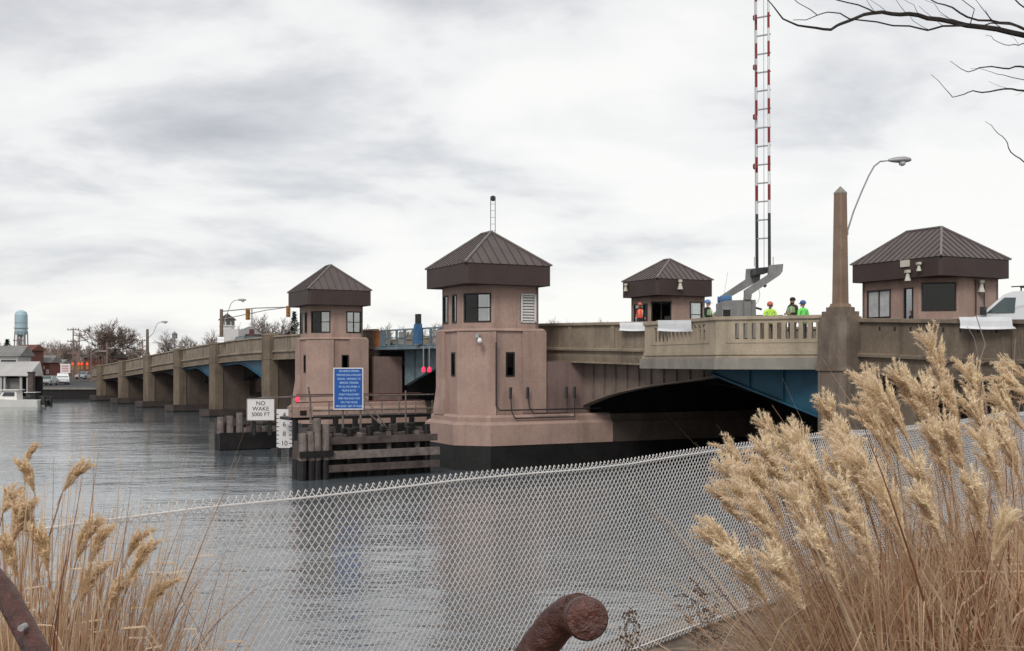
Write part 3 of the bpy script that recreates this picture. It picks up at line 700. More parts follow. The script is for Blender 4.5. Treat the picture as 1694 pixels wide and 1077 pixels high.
def gatehouse(px, py, ra, rb, z0, z1, za, r0, r1, label, big):
    F = frame(px, py)
    T = thing('gatehouse', F(2, 2, 5.6), label, 'gatehouse', 'bridge towers with hip roofs')
    ins = .5; c = 1.3 if big else 1.0
    fp = [(ins+c, ins), (ra-ins*.5, ins), (ra-ins*.5, rb-ins*.6), (ins, rb-ins*.6), (ins, ins+c)]
    zb = 3.5
    for i in range(5):
        L, f = wallf(F, fp[i], fp[(i+1) % 5]); hs = []
        if big:
            if i == 4: hs = [(.12, L-.12, 7.55, 8.95, 'dark', 'n')]
            if i == 3: hs = [(.35, 1.95, 7.3, 8.75, 'pale', 'v'), (L-.95, L-.35, 5.8, 8.75, 'glass', 'n')]
            if i == 1: hs = [(1.2, 3.6, 6.6, 8.9, 'glass', 'v')]
        else:
            if i == 4: hs = [(.08, L-.08, 7.3, 8.8, 'dark', 'v')]
            if i == 3: hs = [(L-.75, L-.25, 5.9, 8.7, 'dark', 'n'), (.3, 1.0, 7.2, 8.7, 'glass', 'n')]
            if i == 0: hs = [(L-1.15, L-.2, 7.2, 8.8, 'glass', 'h')]
            if i == 1: hs = [(.2, 1.4, 7.2, 8.8, 'glass', 'n')]
        m = MB(); m.holes(L, zb, z0+.02, [h[:4] for h in hs], .15, f); m.build('wall', 'stucco', T)
        for h in hs: window(T, f, h[0], h[1], h[2], h[3], kind=h[4], split=h[5])
        if big and i in (3, 4):
            m = MB(); m.box(0, L, -.05, 0, 7.1 if i == 4 else 7.0, 7.16 if i == 4 else 7.06, lambda x, y, z: f(x, z, y)); m.build('string_course', 'stucco', T)
    m = MB(); m.box(.8, ra-.5, .8+c*.5, rb-.6, 5.9, 5.95, F); m.build('floor', 'darkroom', T)
    hiproof(T, F, 0, ra, 0, rb, z0, z1, r0, r1, za, seam=.38)
    return T, F
G3, F3 = gatehouse(8.8, 66, 4.2, 3.9, 9.13, 10.13, 11.5, 1.6, 2.3, 'smaller brown-roofed gatehouse behind the bridge railing, between tower and barrier', False)
G4, F4 = gatehouse(20.5, 52, 4.85, 5.87, 9.19, 10.11, 11.85, 2.1, 4.4, 'large pink gatehouse with ribbed brown roof, right of the lamp column', True)
lantern(G3, F3(1.6, -.15, 9.95), 1.1); lantern(G3, F3(-.12, 3.3, 9.9), .9)
lantern(G4, F4(-.15, 1.9, 9.45), 1); lantern(G4, F4(-.15, 1.2, 9.8), .8); lantern(G4, F4(3.2, .35, 8.95), 1.1)
m = MB(); m.tube([F4(2.9, .42, 9.1), F4(2.9, .42, 6.5)], .035, 5); m.tube([F4(3.5, .42, 9.1), F4(3.5, .42, 6.5)], .03, 5); m.build('conduit', 'darkmetal', G4)
m = MB(); m.box(-.08, .0, 1.9, 2.45, 9.75, 10.08, F4); m.build('floodlight_box', 'gutter', G4)
# ------------------------------------------------------------------ bascule leaf
def leaf():
    T = thing('bascule_leaf', B(-10, 0, 5.5), 'blue-grey steel drawbridge leaf with panelled railing between the two towers', 'bridge leaf')
    m = MB(); m.box(-17.7, -2.6, .2, WID-.2, 5.82, 6.05, B); o = m.build('floor_grid', 'under', T)
    m = MB(); m.box(-17.7, -.3, -.12, .16, 5.84, 5.98, B); m.box(-17.7, -.3, -.06, .1, 5.98, 6.02, B); m.build('edge_beam', 'bluegray', T)
    m = MB(); s = -.4
    m.box(-17.7, -1.3, .0, .06, 7.02, 7.12, B); m.box(-17.7, -1.3, .0, .05, 6.05, 6.12, B); m.box(-17.7, -1.3, .01, .04, 6.55, 6.61, B)
    for i in range(15):
        s_ = -1.3-i*1.15; m.box(s_-.05, s_+.05, -.04, .1, 6.0, 7.1, B)
        if i % 2 == 0: m.mark(1).box(s_-1.0, s_-.2, .07, .09, 6.2, 6.95, B); m.mark(0)
    m.build('railing', ['bluegray', 'steel'], T)
    m = MB(); m.box(-1.25, -.35, -.05, .1, 6.02, 7.1, B); m.build('end_post', 'orange', T)
    m = MB(); m.box(-1.9, -1.3, -.06, .08, 6.05, 7.08, B); m.build('end_panel', 'bluegray', T)
    m = MB(); m.box(-7.25, -6.75, -.35, -.05, 6.15, 7.35, B); m.mark(1).box(-7.2, -6.8, -.3, -.08, 7.35, 7.95, B); m.build('lock_post', ['bluerail', 'darkmetal'], T)
    for D in (1.2, 11.6):
        m = MB(); n = 10
        for i in range(n):
            a = -17.7+15.3*i/n; b = -17.7+15.3*(i+1)/n
            g = lambda x: 5.82-(.7+1.6*abs((x+10)/7.6)**1.5)
            A = [(a, 5.82), (b, 5.82), (b, g(b)), (a, g(a))]; m.prism([B(x, D, z) for x, z in A], [B(x, D+.3, z) for x, z in A])
            m.box(a-.04, a+.04, D-.15, D, g(a), 5.8, B)
        m.build('main_girder', 'bluegray', T)
    for k, s_ in enumerate((-8.0, -8.75)):
        m = MB(); m.tube([B(s_, -.35, 5.95), B(s_, -.35, 4.75)], .035, 6); m.beam(B(s_, -.35, 5.95), B(s_, .1, 5.95), .07)
        o = m.build('navigation_light', 'steel', T)
        p = B(s_, -.35, 4.6); m = MB(); m.lathe([(.04, p.z-.17), (.11, p.z-.13), (.115, p.z+.05), (.06, p.z+.14)], (p.x, p.y), 10); m.build('red_lens', 'redglow', o)
leaf()
# steelwork in the dark opening behind
def under_steel():
    pass
# ------------------------------------------------------------------ lamps and signals
def lamp_arm(T, pts, head, mt='steel', r=.045):
    m = MB(); m.tube(pts, [r*1.1]+[r]*(len(pts)-2)+[r*.7], 7); a = m.build('lamp_arm', mt, T)
    p, d = head; d = d.normalized(); m = MB(); side = V((-d.y, d.x, 0)).normalized()
    prof = [(0, .05, .05), (.12, .1, .09), (.3, .17, .12), (.55, .19, .13), (.75, .12, .08), (.8, .03, .03)]
    b = len(m.v); n = 10
    for t, wd, hh in prof:
        for k in range(n):
            an = 2*pi*k/n; hz = hh*(sin(an) if sin(an) > 0 else sin(an)*.7); m.v.append(p+d*t+side*wd*cos(an)+V((0, 0, hz)))
    for i in range(len(prof)-1):
        for k in range(n): k2 = (k+1) % n; m.f.append((b+i*n+k, b+i*n+k2, b+(i+1)*n+k2, b+(i+1)*n+k)); m.mi.append(0)
    h = m.build('lamp_head', mt, T, smooth=True)
    c = p+d*.48; m = MB(); m.lathe([(.04, c.z-.2), (.11, c.z-.16), (.14, c.z-.05)], (c.x, c.y), 10); m.build('lens', 'lampglass', h, smooth=True)
def main_lamp():
    c = B(-39.55, -.25, 6.95)
    T = thing('street_lamp', c, 'tall pink obelisk lamp column with curved arm, rising from the bridge pier', 'street lamp', 'street lamps along the bridge')
    m = MB()
    def sq(h, cc=.05): return [(-h, -h+cc), (-h+cc, -h), (h-cc, -h), (h, -h+cc), (h, h-cc), (h-cc, h), (-h+cc, h), (-h, h-cc)]
    f = lambda x, y, z: B(-39.55+x, -.25+y, z)
    m.prism([f(x, y, 6.95) for x, y in sq(.30)], [f(x, y, 7.08) for x, y in sq(.26)])
    m.prism([f(x, y, 7.08) for x, y in sq(.222)], [f(x, y, 10.95) for x, y in sq(.18)])
    m.build('shaft', mat('pink_obelisk_concrete', (.25, .172, .125), .9, .22, 1.5, .3, 30, streak=.5, streakcol=(.12, .07, .05), fine=.2), T)
    m = MB(); m.prism([f(x, y, 10.95) for x, y in sq(.185)], [f(x, y, 11.0) for x, y in sq(.185)]); m.prism([f(x, y, 11.0) for x, y in sq(.18)], [f(x*.05, y*.05, 11.22) for x, y in sq(.18)]); m.build('cap', 'grayconc', T)
    Y = c.y
    pts = [P(x, y, Y) for x, y in ((1401, 385), (1412, 350), (1425, 318), (1437, 291), (1446, 275), (1456, 267), (1472, 265.5))]
    lamp_arm(T, pts, (P(1470, 265.5, Y), V((1, 0, .02))), r=.03)
    m = MB(); m.beam(P(1396, 383, Y), P(1403, 383, Y), .1, .25); m.build('bracket', 'steel', T)
main_lamp()
def plain_lamp(s_, h, arm, label):
    c = BT(s_, -.25, 0); T = thing('street_lamp', c, label, 'street lamp', 'street lamps along the bridge')
    m = MB(); m.lathe([(.3, c.z), (.24, c.z+.3), (.19, c.z+.4), (.15, c.z+h)], (c.x, c.y), 8); m.build('pole', 'conc_brown', T)
    q = c+V((0, 0, h*.62)); pts = [q, q+V((.45*arm, 0, h*.25)), q+V((.62*arm, 0, h*.45))+V((0, 0, .25)), q+V((.8*arm, 0, h*.5+.4)), q+V((arm, 0, h*.5+.45))]
    lamp_arm(T, pts, (pts[-1]-V((.1, 0, 0)), V((1, 0, 0))), r=.035)
    return T
plain_lamp(58.9, 2.9, 1.6, 'street lamp with a curved arm on the far left part of the bridge')
def signal():
    c = BT(33.6, .3, -.9); T = thing('traffic_signal', c, 'tan traffic signal pole with long arm over the bridge road, left of the far tower', 'traffic signal')
    top = c.z+3.95
    m = MB(); m.tube([c, V((c.x, c.y, top))], [.2, .15], 8); m.build('pole', 'conc_brown', T)
    a = V((c.x, c.y, top-.2)); e = c+dD*6.6; e = V((e.x, e.y, top+.38))
    m = MB(); m.tube([a, (a+e)/2+V((0, 0, .1)), e], .05, 6); m.tube([a-V((0, 0, .75)), a*.35+e*.65-V((0, 0, .15)), e], .04, 6); m.build('mast_arm', 'steel', T)
    for t in (.38, .98):
        p = a.lerp(e, t)-V((0, 0, .0)); m = MB(); m.box(p.x-.18, p.x+.18, p.y-.15, p.y+.15, p.z-.95, p.z+.12)
        for k in range(3): m.tube([V((p.x, p.y-.15, p.z-.1-.3*k)), V((p.x, p.y-.32, p.z-.13-.3*k))], .12, 8)
        m.build('signal_head', 'amber', T)
    q = V((c.x+.1, c.y, top-1.6)); pts = [q, q+V((.55, 0, 1.5)), q+V((.8, 0, 2.15)), q+V((1.1, 0, 2.4)), q+V((1.4, 0, 2.45))]
    lamp_arm(T, pts, (pts[-1], V((1, 0, 0))), r=.035)
    c2 = BT(36, 4, -1.0); T2 = thing('utility_pole', c2, 'thin pole with a red lamp box beside the traffic signal pole', 'pole')
    m = MB(); m.tube([c2, c2+V((0, 0, 4.4))], .07, 6); m.build('pole', 'steel', T2); m = MB(); q = c2+V((0, 0, 1.9)); m.box(q.x-.2, q.x+.2, q.y-.2, q.y+.2, q.z-.5, q.z+.5); m.build('lamp_box', 'rust', T2)
    m = MB()
    for k in range(4): m.beam(c2+V((-.25, 0, 2.4+.5*k)), c2+V((.25, 0, 2.4+.5*k)), .04)
    m.build('crossbar', 'steel', T2)
signal()
# ------------------------------------------------------------------ barrier gate with raised arm
def barrier():
    Y = 46.0
    c = PX(1222, Y, 5.95)
    T = thing('barrier_gate', c, 'grey barrier machine holding a raised red and white lattice arm', 'barrier gate')
    def poly(pts, y0, y1, nm, mt):
        m = MB(); m.prism([P(x, y, Y)+V((0, y0, 0)) for x, y in pts], [P(x, y, Y)+V((0, y1, 0)) for x, y in pts]); return m.build(nm, mt, T)
    h = poly([(1191, 560), (1191, 501), (1196, 498), (1246, 497), (1247, 560)], -.5, .9, 'housing', 'machine')
    m = MB(); q0 = P(1191, 0, Y)
    for a, b, c_, d in ((1190, 1206, 511, 513.5), (1204, 1206, 513, 533), (1190, 1192, 513, 533)): m.prism([P(x, y, Y)+V((0, -.56, 0)) for x, y in ((a, d), (b, d), (b, c_), (a, c_))], [P(x, y, Y)+V((0, -.5, 0)) for x, y in ((a, d), (b, d), (b, c_), (a, c_))])
    m.mark(1).prism([P(x, y, Y)+V((0, -.53, 0)) for x, y in ((1192, 533), (1204, 533), (1204, 514), (1192, 514))], [P(x, y, Y)+V((0, -.505, 0)) for x, y in ((1192, 533), (1204, 533), (1204, 514), (1192, 514))])
    m.build('door_frame', ['machine', 'frame'], h)
    p = P(1200, 495, Y); m = MB(); m.tube([p+V((-.2, 0, 0)), p+V((.25, 0, .02))], [.16, .16], 10); m.tube([p+V((-.22, .5, 0)), p+V((.2, .5, 0))], .15, 10); m.build('motor_cover', 'bluerail', T, smooth=False)
    poly([(1226, 560), (1226, 500), (1229, 480), (1236, 478), (1237, 500), (1237, 560)], -.62, -.35, 'post', 'machine')
    poly([(1226, 482), (1265, 456), (1266, 441), (1289, 439), (1288, 451), (1284, 457), (1238, 488), (1237, 497), (1226, 497)], -.7, -.5, 'arm_bracket', 'machine')
    poly([(1200, 486), (1239, 460), (1240, 443), (1264, 441), (1262, 462), (1209, 492), (1203, 494)], .55, .75, 'arm_bracket', 'machine')
    poly([(1246, 445), (1268, 443), (1268, 452), (1246, 456)], -.48, .54, 'cross_plate', 'darkmetal')
    m = MB(); a = P(1247, 500, Y); m.tube([P(1255, 478, Y), P(1257, 487, Y), P(1255, 497, Y), P(1251, 503, Y)], .01, 4); m.beam(P(1262, 470, Y), P(1267, 474, Y), .12); m.build('cable', 'darkmetal', T)
    # two poles with red and white bands, rungs
    zb = P(0, 443, Y).z; ztp = H+(600+45)*Y/1800
    xa, xb = (1254.5-847)*Y/1800, (1272-847)*Y/1800
    for k, (x, yy) in enumerate(((xa, .25), (xb, -.1))):
        m = MB(); z = zb; i = 0
        x2 = x-.05
        while z < ztp:
            z2 = min(ztp, z+(2.3 if i == 0 else .55 if i % 2 else .66)); t0 = (z-zb)/(ztp-zb); t1 = (z2-zb)/(ztp-zb)
            m.mark(2 if i == 0 else (i % 2)); m.tube([V((x+(x2-x)*t0, Y+yy, z)), V((x+(x2-x)*t1, Y+yy, z2))], [.065-.02*t0, .065-.02*t1], 6, cap=False)
            z = z2; i += 1
        m.build('arm_pole', ['red', 'white', 'darkmetal'], T)
    # silver rear truss chord and rungs
    m = MB(); m.tube([V((xb+.09, Y+.35, zb)), V((xb+.04, Y+.35, ztp))], .04, 5); m.tube([V(((xa+xb)/2+.02, Y, zb)), V(((xa+xb)/2, Y, ztp))], .015, 4)
    m.tube([V((xa-.12, Y, zb+.0)), V((xa-.16, Y, ztp))], .015, 4)
    m.build('arm_stay', 'steel', T)
    z = zb+1.25; i = 0
    while z < ztp:
        m = MB(); m.beam(V((xa-.05, Y+.25, z)), V((xb+.05, Y-.1, z)), .05, .055); m.build('rung', 'steel', T); z += .782; i += 1
    for k in range(5):
        p = V((xa-.12, Y+.1, zb+4.3+k*2.1)); m = MB(); m.lathe([(.03, p.z-.13), (.09, p.z-.08), (.09, p.z+.08), (.03, p.z+.13)], (p.x, p.y), 8)
        m.build('warning_light', 'red', T)
    m = MB()
    for x in (1248, 1279): m.tube([P(x, 441, Y), P(x, 425, Y)], .02, 4)
    m.tube([P(1198, 486, Y), P(1204, 450, Y)], .008, 4); m.build('spring_rod', 'steel', T)
    # long brown cabinet behind
    c = P(1262, 530, Y+.6); T2 = thing('equipment_box', c, 'low brown equipment box between the barrier machine and the lime worker', 'box')
    m = MB(); m.box(c.x-.55, c.x+.75, c.y-.3, c.y+.3, 5.75, 6.98); m.box(c.x-.58, c.x+.78, c.y-.33, c.y+.33, 6.98, 7.03); m.build('body', 'conc_brown', T2)
    m = MB(); m.beam(V((c.x-.5, c.y, 7.03)), V((c.x-.3, c.y, 7.35)), .06); m.beam(V((c.x-.3, c.y, 7.35)), V((c.x-.05, c.y, 7.28)), .08); m.build('handle', 'darkmetal', T2)
barrier()
# ------------------------------------------------------------------ people
def person(c, face, label, coat, hat, vest=None, hard=True, arms='down', h=1.78, group='bridge workers in safety clothing'):
    T = thing('person', c, label, 'person', group)
    k = h/1.78; R = Matrix.Rotation(face, 4, 'Z')
    J = {}; vs_ = []; es = []; rs = []
    def v(n, p, r, par=None):
        J[n] = len(vs_); vs_.append(V(p)*k); rs.append(r*k)
        if par: es.append((J[par], J[n]))
    v('pel', (0, 0, .95), .15); v('belly', (0, .01, 1.1), .15, 'pel'); v('chest', (0, .02, 1.3), .17, 'belly'); v('shb', (0, .01, 1.42), .13, 'chest')
    v('neck', (0, .0, 1.5), .06, 'shb'); v('jaw', (0, -.015, 1.57), .07, 'neck'); v('head', (0, -.005, 1.66), .098, 'jaw'); v('crown', (0, .005, 1.73), .075, 'head')
    for s, sd in ((1, 'l'), (-1, 'r')):
        v('hip'+sd, (s*.1, 0, .9), .11, 'pel'); v('kn'+sd, (s*.12, -.02, .5), .07, 'hip'+sd); v('an'+sd, (s*.12, .02, .1), .05, 'kn'+sd); v('to'+sd, (s*.14, -.16, .04), .045, 'an'+sd)
        v('sh'+sd, (s*.2, .01, 1.41), .075, 'shb')
        if arms == 'down' or (arms == 'one' and s > 0): el, wr = (s*.27, .04, 1.14), (s*.27, -.08, .92)
        else: el, wr = (s*.28, -.02, 1.14), (s*.12, -.28, 1.12)
        v('el'+sd, el, .055, 'sh'+sd); v('wr'+sd, wr, .034, 'el'+sd)
        d = (V(wr)-V(el)).normalized(); pm = V(wr)+d*.06; v('pm'+sd, pm, .03, 'wr'+sd)
        side = V((0, 1, 0)) if abs(d.z) > .5 else V((0, 0, 1))
        inn = V((-s, 0, 0))
        for q in range(4):
            o = side*(.028-.018*q); L_ = (.055, .06, .065, .05)[q]
            v(f'f{q}{sd}', pm+d*.045+o, .009, 'pm'+sd); v(f'g{q}{sd}', pm+d*(.045+L_)+o+inn*.02, .0075, f'f{q}{sd}')
        v('th'+sd, pm+d*.02-side*.045+inn*.01, .011, 'pm'+sd)
    me = bpy.data.meshes.new('body'); me.from_pydata([R @ p for p in vs_], es, [])
    o = bpy.data.objects.new('body', me); COL.objects.link(o)
    sk = o.modifiers.new('s', 'SKIN'); sk.use_smooth_shade = True
    for i, r in enumerate(rs):
        me.skin_vertices[0].data[i].radius = (r, r*.8 if i < 4 else r); me.skin_vertices[0].data[i].use_root = (i == 0)
    su = o.modifiers.new('d', 'SUBSURF'); su.levels = 1; su.render_levels = 1
    dg = bpy.context.evaluated_depsgraph_get(); m2 = bpy.data.meshes.new_from_object(o.evaluated_get(dg)); m2.name = 'body'
    bpy.data.objects.remove(o)
    for n in (coat, 'trousers', 'skin'): m2.materials.append(M[n])
    wl, wr_ = R @ (vs_[J['wrl']]), R @ (vs_[J['wrr']])
    for p in m2.polygons:
        q = p.center; p.use_smooth = True
        i = 0 if q.z > .9*k else 1
        if q.z > 1.5*k or (q-wl).length < .01 or min((q-(R @ vs_[J['pml']])).length, (q-(R @ vs_[J['pmr']])).length) < .10*k: i = 2
        p.material_index = i
    b = bpy.data.objects.new('body', m2); COL.objects.link(b); b.parent = T
    def pt(x, y, z): return c+(R @ (V((x, y, z))*k))
    # face
    m = MB(); m.prism([pt(-.015, -.10, 1.615), pt(.015, -.10, 1.615), pt(0, -.10, 1.66)], [pt(-.008, -.128, 1.62), pt(.008, -.128, 1.62), pt(0, -.108, 1.655)]); 
    for s in (-1, 1): m.tube([pt(s*.098, 0, 1.60), pt(s*.105, .01, 1.66)], .018*k, 6)
    m.build('nose_and_ears', 'skin', b)
    m = MB()
    for s in (-1, 1): m.tube([pt(s*.035, -.094, 1.66), pt(s*.035, -.103, 1.66)], .012*k, 6)
    m.tube([pt(-.025, -.085, 1.585), pt(.025, -.085, 1.585)], .006*k, 5); m.build('eyes_and_mouth', 'hair', b)
    n = 14; m = MB()
    prof = [(.118, 1.665), (.12, 1.70), (.108, 1.75), (.075, 1.79), (.03, 1.81)] if hard else [(.106, 1.64), (.108, 1.70), (.095, 1.745), (.06, 1.775), (.02, 1.785)]
    bi = len(m.v)
    for r, z in prof:
        for q in range(n): t = 2*pi*q/n; m.v.append(pt(r*cos(t), r*1.12*sin(t)+.01, z))
    for i in range(len(prof)-1):
        for q in range(n): q2 = (q+1) % n; m.f.append((bi+i*n+q, bi+i*n+q2, bi+(i+1)*n+q2, bi+(i+1)*n+q)); m.mi.append(0)
    m.f.append(tuple(bi+(len(prof)-1)*n+q for q in range(n))); m.mi.append(0)
    if hard: m.prism([pt(-.1, -.09, 1.668), pt(.1, -.09, 1.668), pt(.07, -.18, 1.66), pt(-.07, -.18, 1.66)], [pt(-.1, -.09, 1.682), pt(.1, -.09, 1.682), pt(.07, -.18, 1.67), pt(-.07, -.18, 1.67)])
    m.build('hard_hat' if hard else 'cap', hat, T, smooth=True)
    if vest:
        m = MB(); n = 14
        rings = [(.93, .19, .15), (1.1, .19, .155), (1.3, .215, .165), (1.4, .2, .13), (1.455, .12, .09)]
        for sgn in (0,):
            bi = len(m.v)
            for z, rx, ry in rings:
                for q in range(n): t = 2*pi*q/n+pi/2; m.v.append(pt(rx*cos(t)*.98, ry*sin(t)+.015, z))
            for i in range(len(rings)-1):
                for q in range(n):
                    q2 = (q+1) % n
                    m.f.append((bi+i*n+q, bi+i*n+q2, bi+(i+1)*n+q2, bi+(i+1)*n+q)); m.mi.append(0)
        m.mark(1)
        for x in (-.09, .09): m.prism([pt(x-.02, -.165, .95), pt(x+.02, -.165, .95), pt(x+.02, -.172, 1.38), pt(x-.02, -.172, 1.38)], [pt(x-.02, -.158, .95), pt(x+.02, -.158, .95), pt(x+.02, -.165, 1.38), pt(x-.02, -.165, 1.38)])
        m.build('safety_vest', [vest, 'gutter'], T, smooth=True)
    return T
def wk(x, ytop, Y, *a, **k):
    hh = k.pop('h', 1.8); p = P(x, ytop, Y); return person(V((p.x, p.y, p.z-hh-.03)), *a, h=hh, **k)
wk(1171, 495.5, 44.5, radians(55), 'worker in a dark coat and vest, left of the barrier machine', 'coat', 'helmwhite', 'vest', arms='up')
wk(1274, 498.5, 44.3, radians(8), 'worker in a bright lime jacket and orange hard hat', 'hi', 'helmorange', None, arms='up')
wk(1311, 490.5, 44.5, radians(-60), 'bare-headed worker in a brown coat and green vest, left of a lime jacket', 'browncoat', 'hair', 'vest', hard=False, arms='up', h=1.84)
wk(1328, 496.5, 44.0, radians(-150), 'worker in a green jacket and blue hard hat, nearest the lamp column', 'lime', 'helmblue', None, arms='down')
wk(1058.5, 500, 58, radians(10), 'worker in an orange-red vest in front of the smaller gatehouse', 'coat', 'helmorange', 'redcoat', arms='down', h=1.7)
wk(1189, 503, 47.5, radians(20), 'worker mostly hidden behind the barrier machine', 'vest', 'helmblue', None, arms='down', h=1.75)
# ------------------------------------------------------------------ vehicles
def vehicle(name, L, W, prof, roof0, mt, label, cat, group=None, wheels=(.2, .8), wr=.33, glassband=None):
    """prof: side outline [(x,z)] along length, built along +x; glass by quads"""
    T = thing(name, (0, 0, 0), label, cat, group)
    m = MB(); n = len(prof)
    inset = lambda z: 0 if z < roof0 else (z-roof0)*.22
    b = len(m.v)
    for sd in (-1, 1):
        for x, z in prof: m.v.append(V((x, sd*(W/2-inset(z)), z)))
    m.f.append(tuple(range(b, b+n))); m.f.append(tuple(range(b+2*n-1, b+n-1, -1))); m.mi += [0, 0]
    for i in range(n): j = (i+1) % n; m.f.append((b+i, b+j, b+n+j, b+n+i)); m.mi.append(0)
    bd = m.build('body', mt, T)
    for x in wheels:
        for sd in (-1, 1):
            m = MB(); m.tube([V((x*L, sd*(W/2-.2), wr)), V((x*L, sd*(W/2+.02), wr))], wr, 14); wh = m.build('wheel', 'tyre', T)
            m = MB(); m.tube([V((x*L, sd*(W/2), wr)), V((x*L, sd*(W/2+.03), wr))], wr*.55, 10); m.build('rim', 'steel', wh)
    for q in glassband['polys']:
        for sd in (-1, 1):
            m = MB(); m.prism([V((x, sd*(W/2-inset(z)+.006), z)) for x, z in q], [V((x, sd*(W/2-inset(z)-.02), z)) for x, z in q]); m.build('side_window', 'carglass', T)
    m = MB()
    for (xa, za), (xb, zb) in glassband['ws']:
        d = V((zb-za, 0, -(xb-xa))).normalized()
        if (d.x > 0) != (xa > L/2): d = -d
        A = [V((xa, -(W/2-inset(za)-.08), za)), V((xa, W/2-inset(za)-.08, za)), V((xb, W/2-inset(zb)-.1, zb)), V((xb, -(W/2-inset(zb)-.1), zb))]
        m.prism([p+d*.008 for p in A], [p-d*.01 for p in A])
    m.build('windscreen', 'carglass', T)
    for sd in (-1, 1):
        m = MB(); m.box(-.02, .05, sd*(W/2-.25)-.14, sd*(W/2-.25)+.14, .6, .76); m.build('headlight', 'lampglass', T)
        m = MB(); m.box(L-.03, L+.02, sd*(W/2-.15)-.1, sd*(W/2-.15)+.1, .65, .9); m.build('tail_light', 'red', T)
    m = MB(); m.box(-.08, 0, -W/2+.1, W/2-.1, .28, .48); m.box(L, L+.07, -W/2+.1, W/2-.1, .28, .48); m.build('bumper', 'darkmetal', T)
    return T
van = vehicle('van', 5.4, 2.0, [(0, .35), (0, .85), (.12, 1.02), (.95, 1.22), (1.75, 1.95), (2.1, 2.06), (5.3, 2.06), (5.4, 1.9), (5.4, .35)], 1.1, 'vanwhite',
      'white work van with roof rack parked on the bridge at the right edge', 'van', wheels=(.17, .8), wr=.36,
      glassband=dict(side=[], polys=[[(1.15, 1.26), (2.25, 1.26), (2.25, 1.82), (1.8, 1.84)]], ws=[((.98, 1.26), (1.72, 1.9))]))
m = MB()
for x in (2.4, 3.6, 4.9):
    m.beam(V((x, -.8, 2.2)), V((x, .8, 2.2)), .05)
    for s in (-.75, .75): m.beam(V((x, s, 2.05)), V((x, s, 2.2)), .04)
for s in (-.7, .7): m.beam(V((2.0, s, 2.24)), V((5.2, s, 2.24)), .04)
m.build('roof_rack', 'darkmetal', van)
m = MB(); m.box(1.05, 1.2, 1.02, 1.25, 1.2, 1.5); m.box(1.05, 1.2, -1.25, -1.02, 1.2, 1.5); m.build('mirror', 'darkmetal', van)
vp = P(1606, 0, 43.0); van.location = (vp.x, vp.y, 5.62); van.rotation_euler = (0, 0, atan2(-dS.y, -dS.x)+radians(6))
carglassb = dict(side=[], polys=[[(1.15, .95), (3.4, .95), (3.0, 1.38), (1.75, 1.38)]], ws=[((.95, .95), (1.6, 1.4)), ((3.85, .95), (3.2, 1.4))])
carprof = [(0, .3), (0, .72), (.1, .8), (.9, .92), (1.65, 1.44), (3.15, 1.44), (3.9, .95), (4.4, .88), (4.45, .3)]
car0 = vehicle('car', 4.45, 1.75, carprof, .9, 'silver', 'silver car crossing the far left part of the bridge', 'car', 'cars on the bridge and the far shore', glassband=carglassb)
ang = atan2(-dS.y, -dS.x)
car0.location = BT(58, 5.5, -1.05); car0.rotation_euler = (0, 0, ang)
suvprof = [(0, .35), (0, .95), (.1, 1.02), (1.1, 1.12), (1.6, 1.75), (4.3, 1.78), (4.55, 1.1), (4.6, .35)]
suvg = dict(side=[], polys=[[(1.45, 1.15), (4.25, 1.15), (4.15, 1.65), (1.75, 1.65)]], ws=[((1.14, 1.16), (1.56, 1.68)), ((4.53, 1.2), (4.35, 1.7))])
suv = vehicle('car', 4.6, 1.9, suvprof, 1.1, 'greencar', 'dark green utility car on the bridge beside the traffic signal', 'car', 'cars on the bridge and the far shore', glassband=suvg)
suv.location = BT(37.5, 3.2, -1.05); suv.rotation_euler = (0, 0, ang)
c = dup(car0, BT(47.5, 5.5, -1.05), ang, 'silver car between the lamp pole and the green car on the bridge')
wsuv = vehicle('car', 4.6, 1.85, suvprof, 1.1, 'vanwhite', 'white utility car facing the river on the far shore road', 'car', 'cars on the bridge and the far shore', glassband=suvg)
wsuv.location = (PX(104, 170, 1.55)); wsuv.rotation_euler = (0, 0, radians(113))
c = dup(car0, PX(72, 165, 1.55), radians(95), 'silver car parked sideways beside the brick building')
c = dup(car0, PX(131, 200, 1.9), radians(85), 'silver car on the road right of the white sign')
# ------------------------------------------------------------------ white boards over the parapet
def board(x0, x1, Y, ytop, ybot, label, sk=0, Y1=None):
    a, b = P(x0, ytop, Y), P(x1, ytop+sk, Y1 or Y); 
    d = (b-a); h = (ybot-ytop)*Y/1800; u = V(d); n = 12; m = MB()
    for i in range(n):
        def col(t):
            p = a+u*t; sag = -.03*sin(pi*t)
            return [p+V((0, .42, .03)), p+V((0, -.02, .03)), p+V((0, -.10, -h*.3)), p+V((0, -.13, -h*.75+sag)), p+V((-.06+.12*t, -.24, -h+sag))]
        A, C = col(i/n), col((i+1)/n)
        for j in range(4):
            m.prism([A[j], C[j], C[j+1], A[j+1]], [A[j]+V((0, .012, -.012)), C[j]+V((0, .012, -.012)), C[j+1]+V((0, .012, -.012)), A[j+1]+V((0, .012, -.012))])
    o = m.build('draped_panel', 'white', loc=a); tag(o, label, 'panel', 'white panels draped over the parapet'); return o
def lineY(x, off=0): return (36+off*1.18)/(.6285+(x-847)/1800)
board(1025, 1068, lineY(1025, -.1), 534.5, 546.5, 'white panel draped over the parapet below the worker in orange-red', Y1=lineY(1068, -.1))
board(1088, 1143, 45.9, 531, 547, 'white panel draped over the balustrade, nearest the barrier machine', Y1=43.0)
board(1586, 1672, lineY(1586, -.15), 526, 543, 'widest white panel on the parapet, in front of the van', Y1=lineY(1672, -.15))
board(360, 371, lineY(366, -.3), 558, 566, 'small white panel on the parapet beside the traffic signal pole')
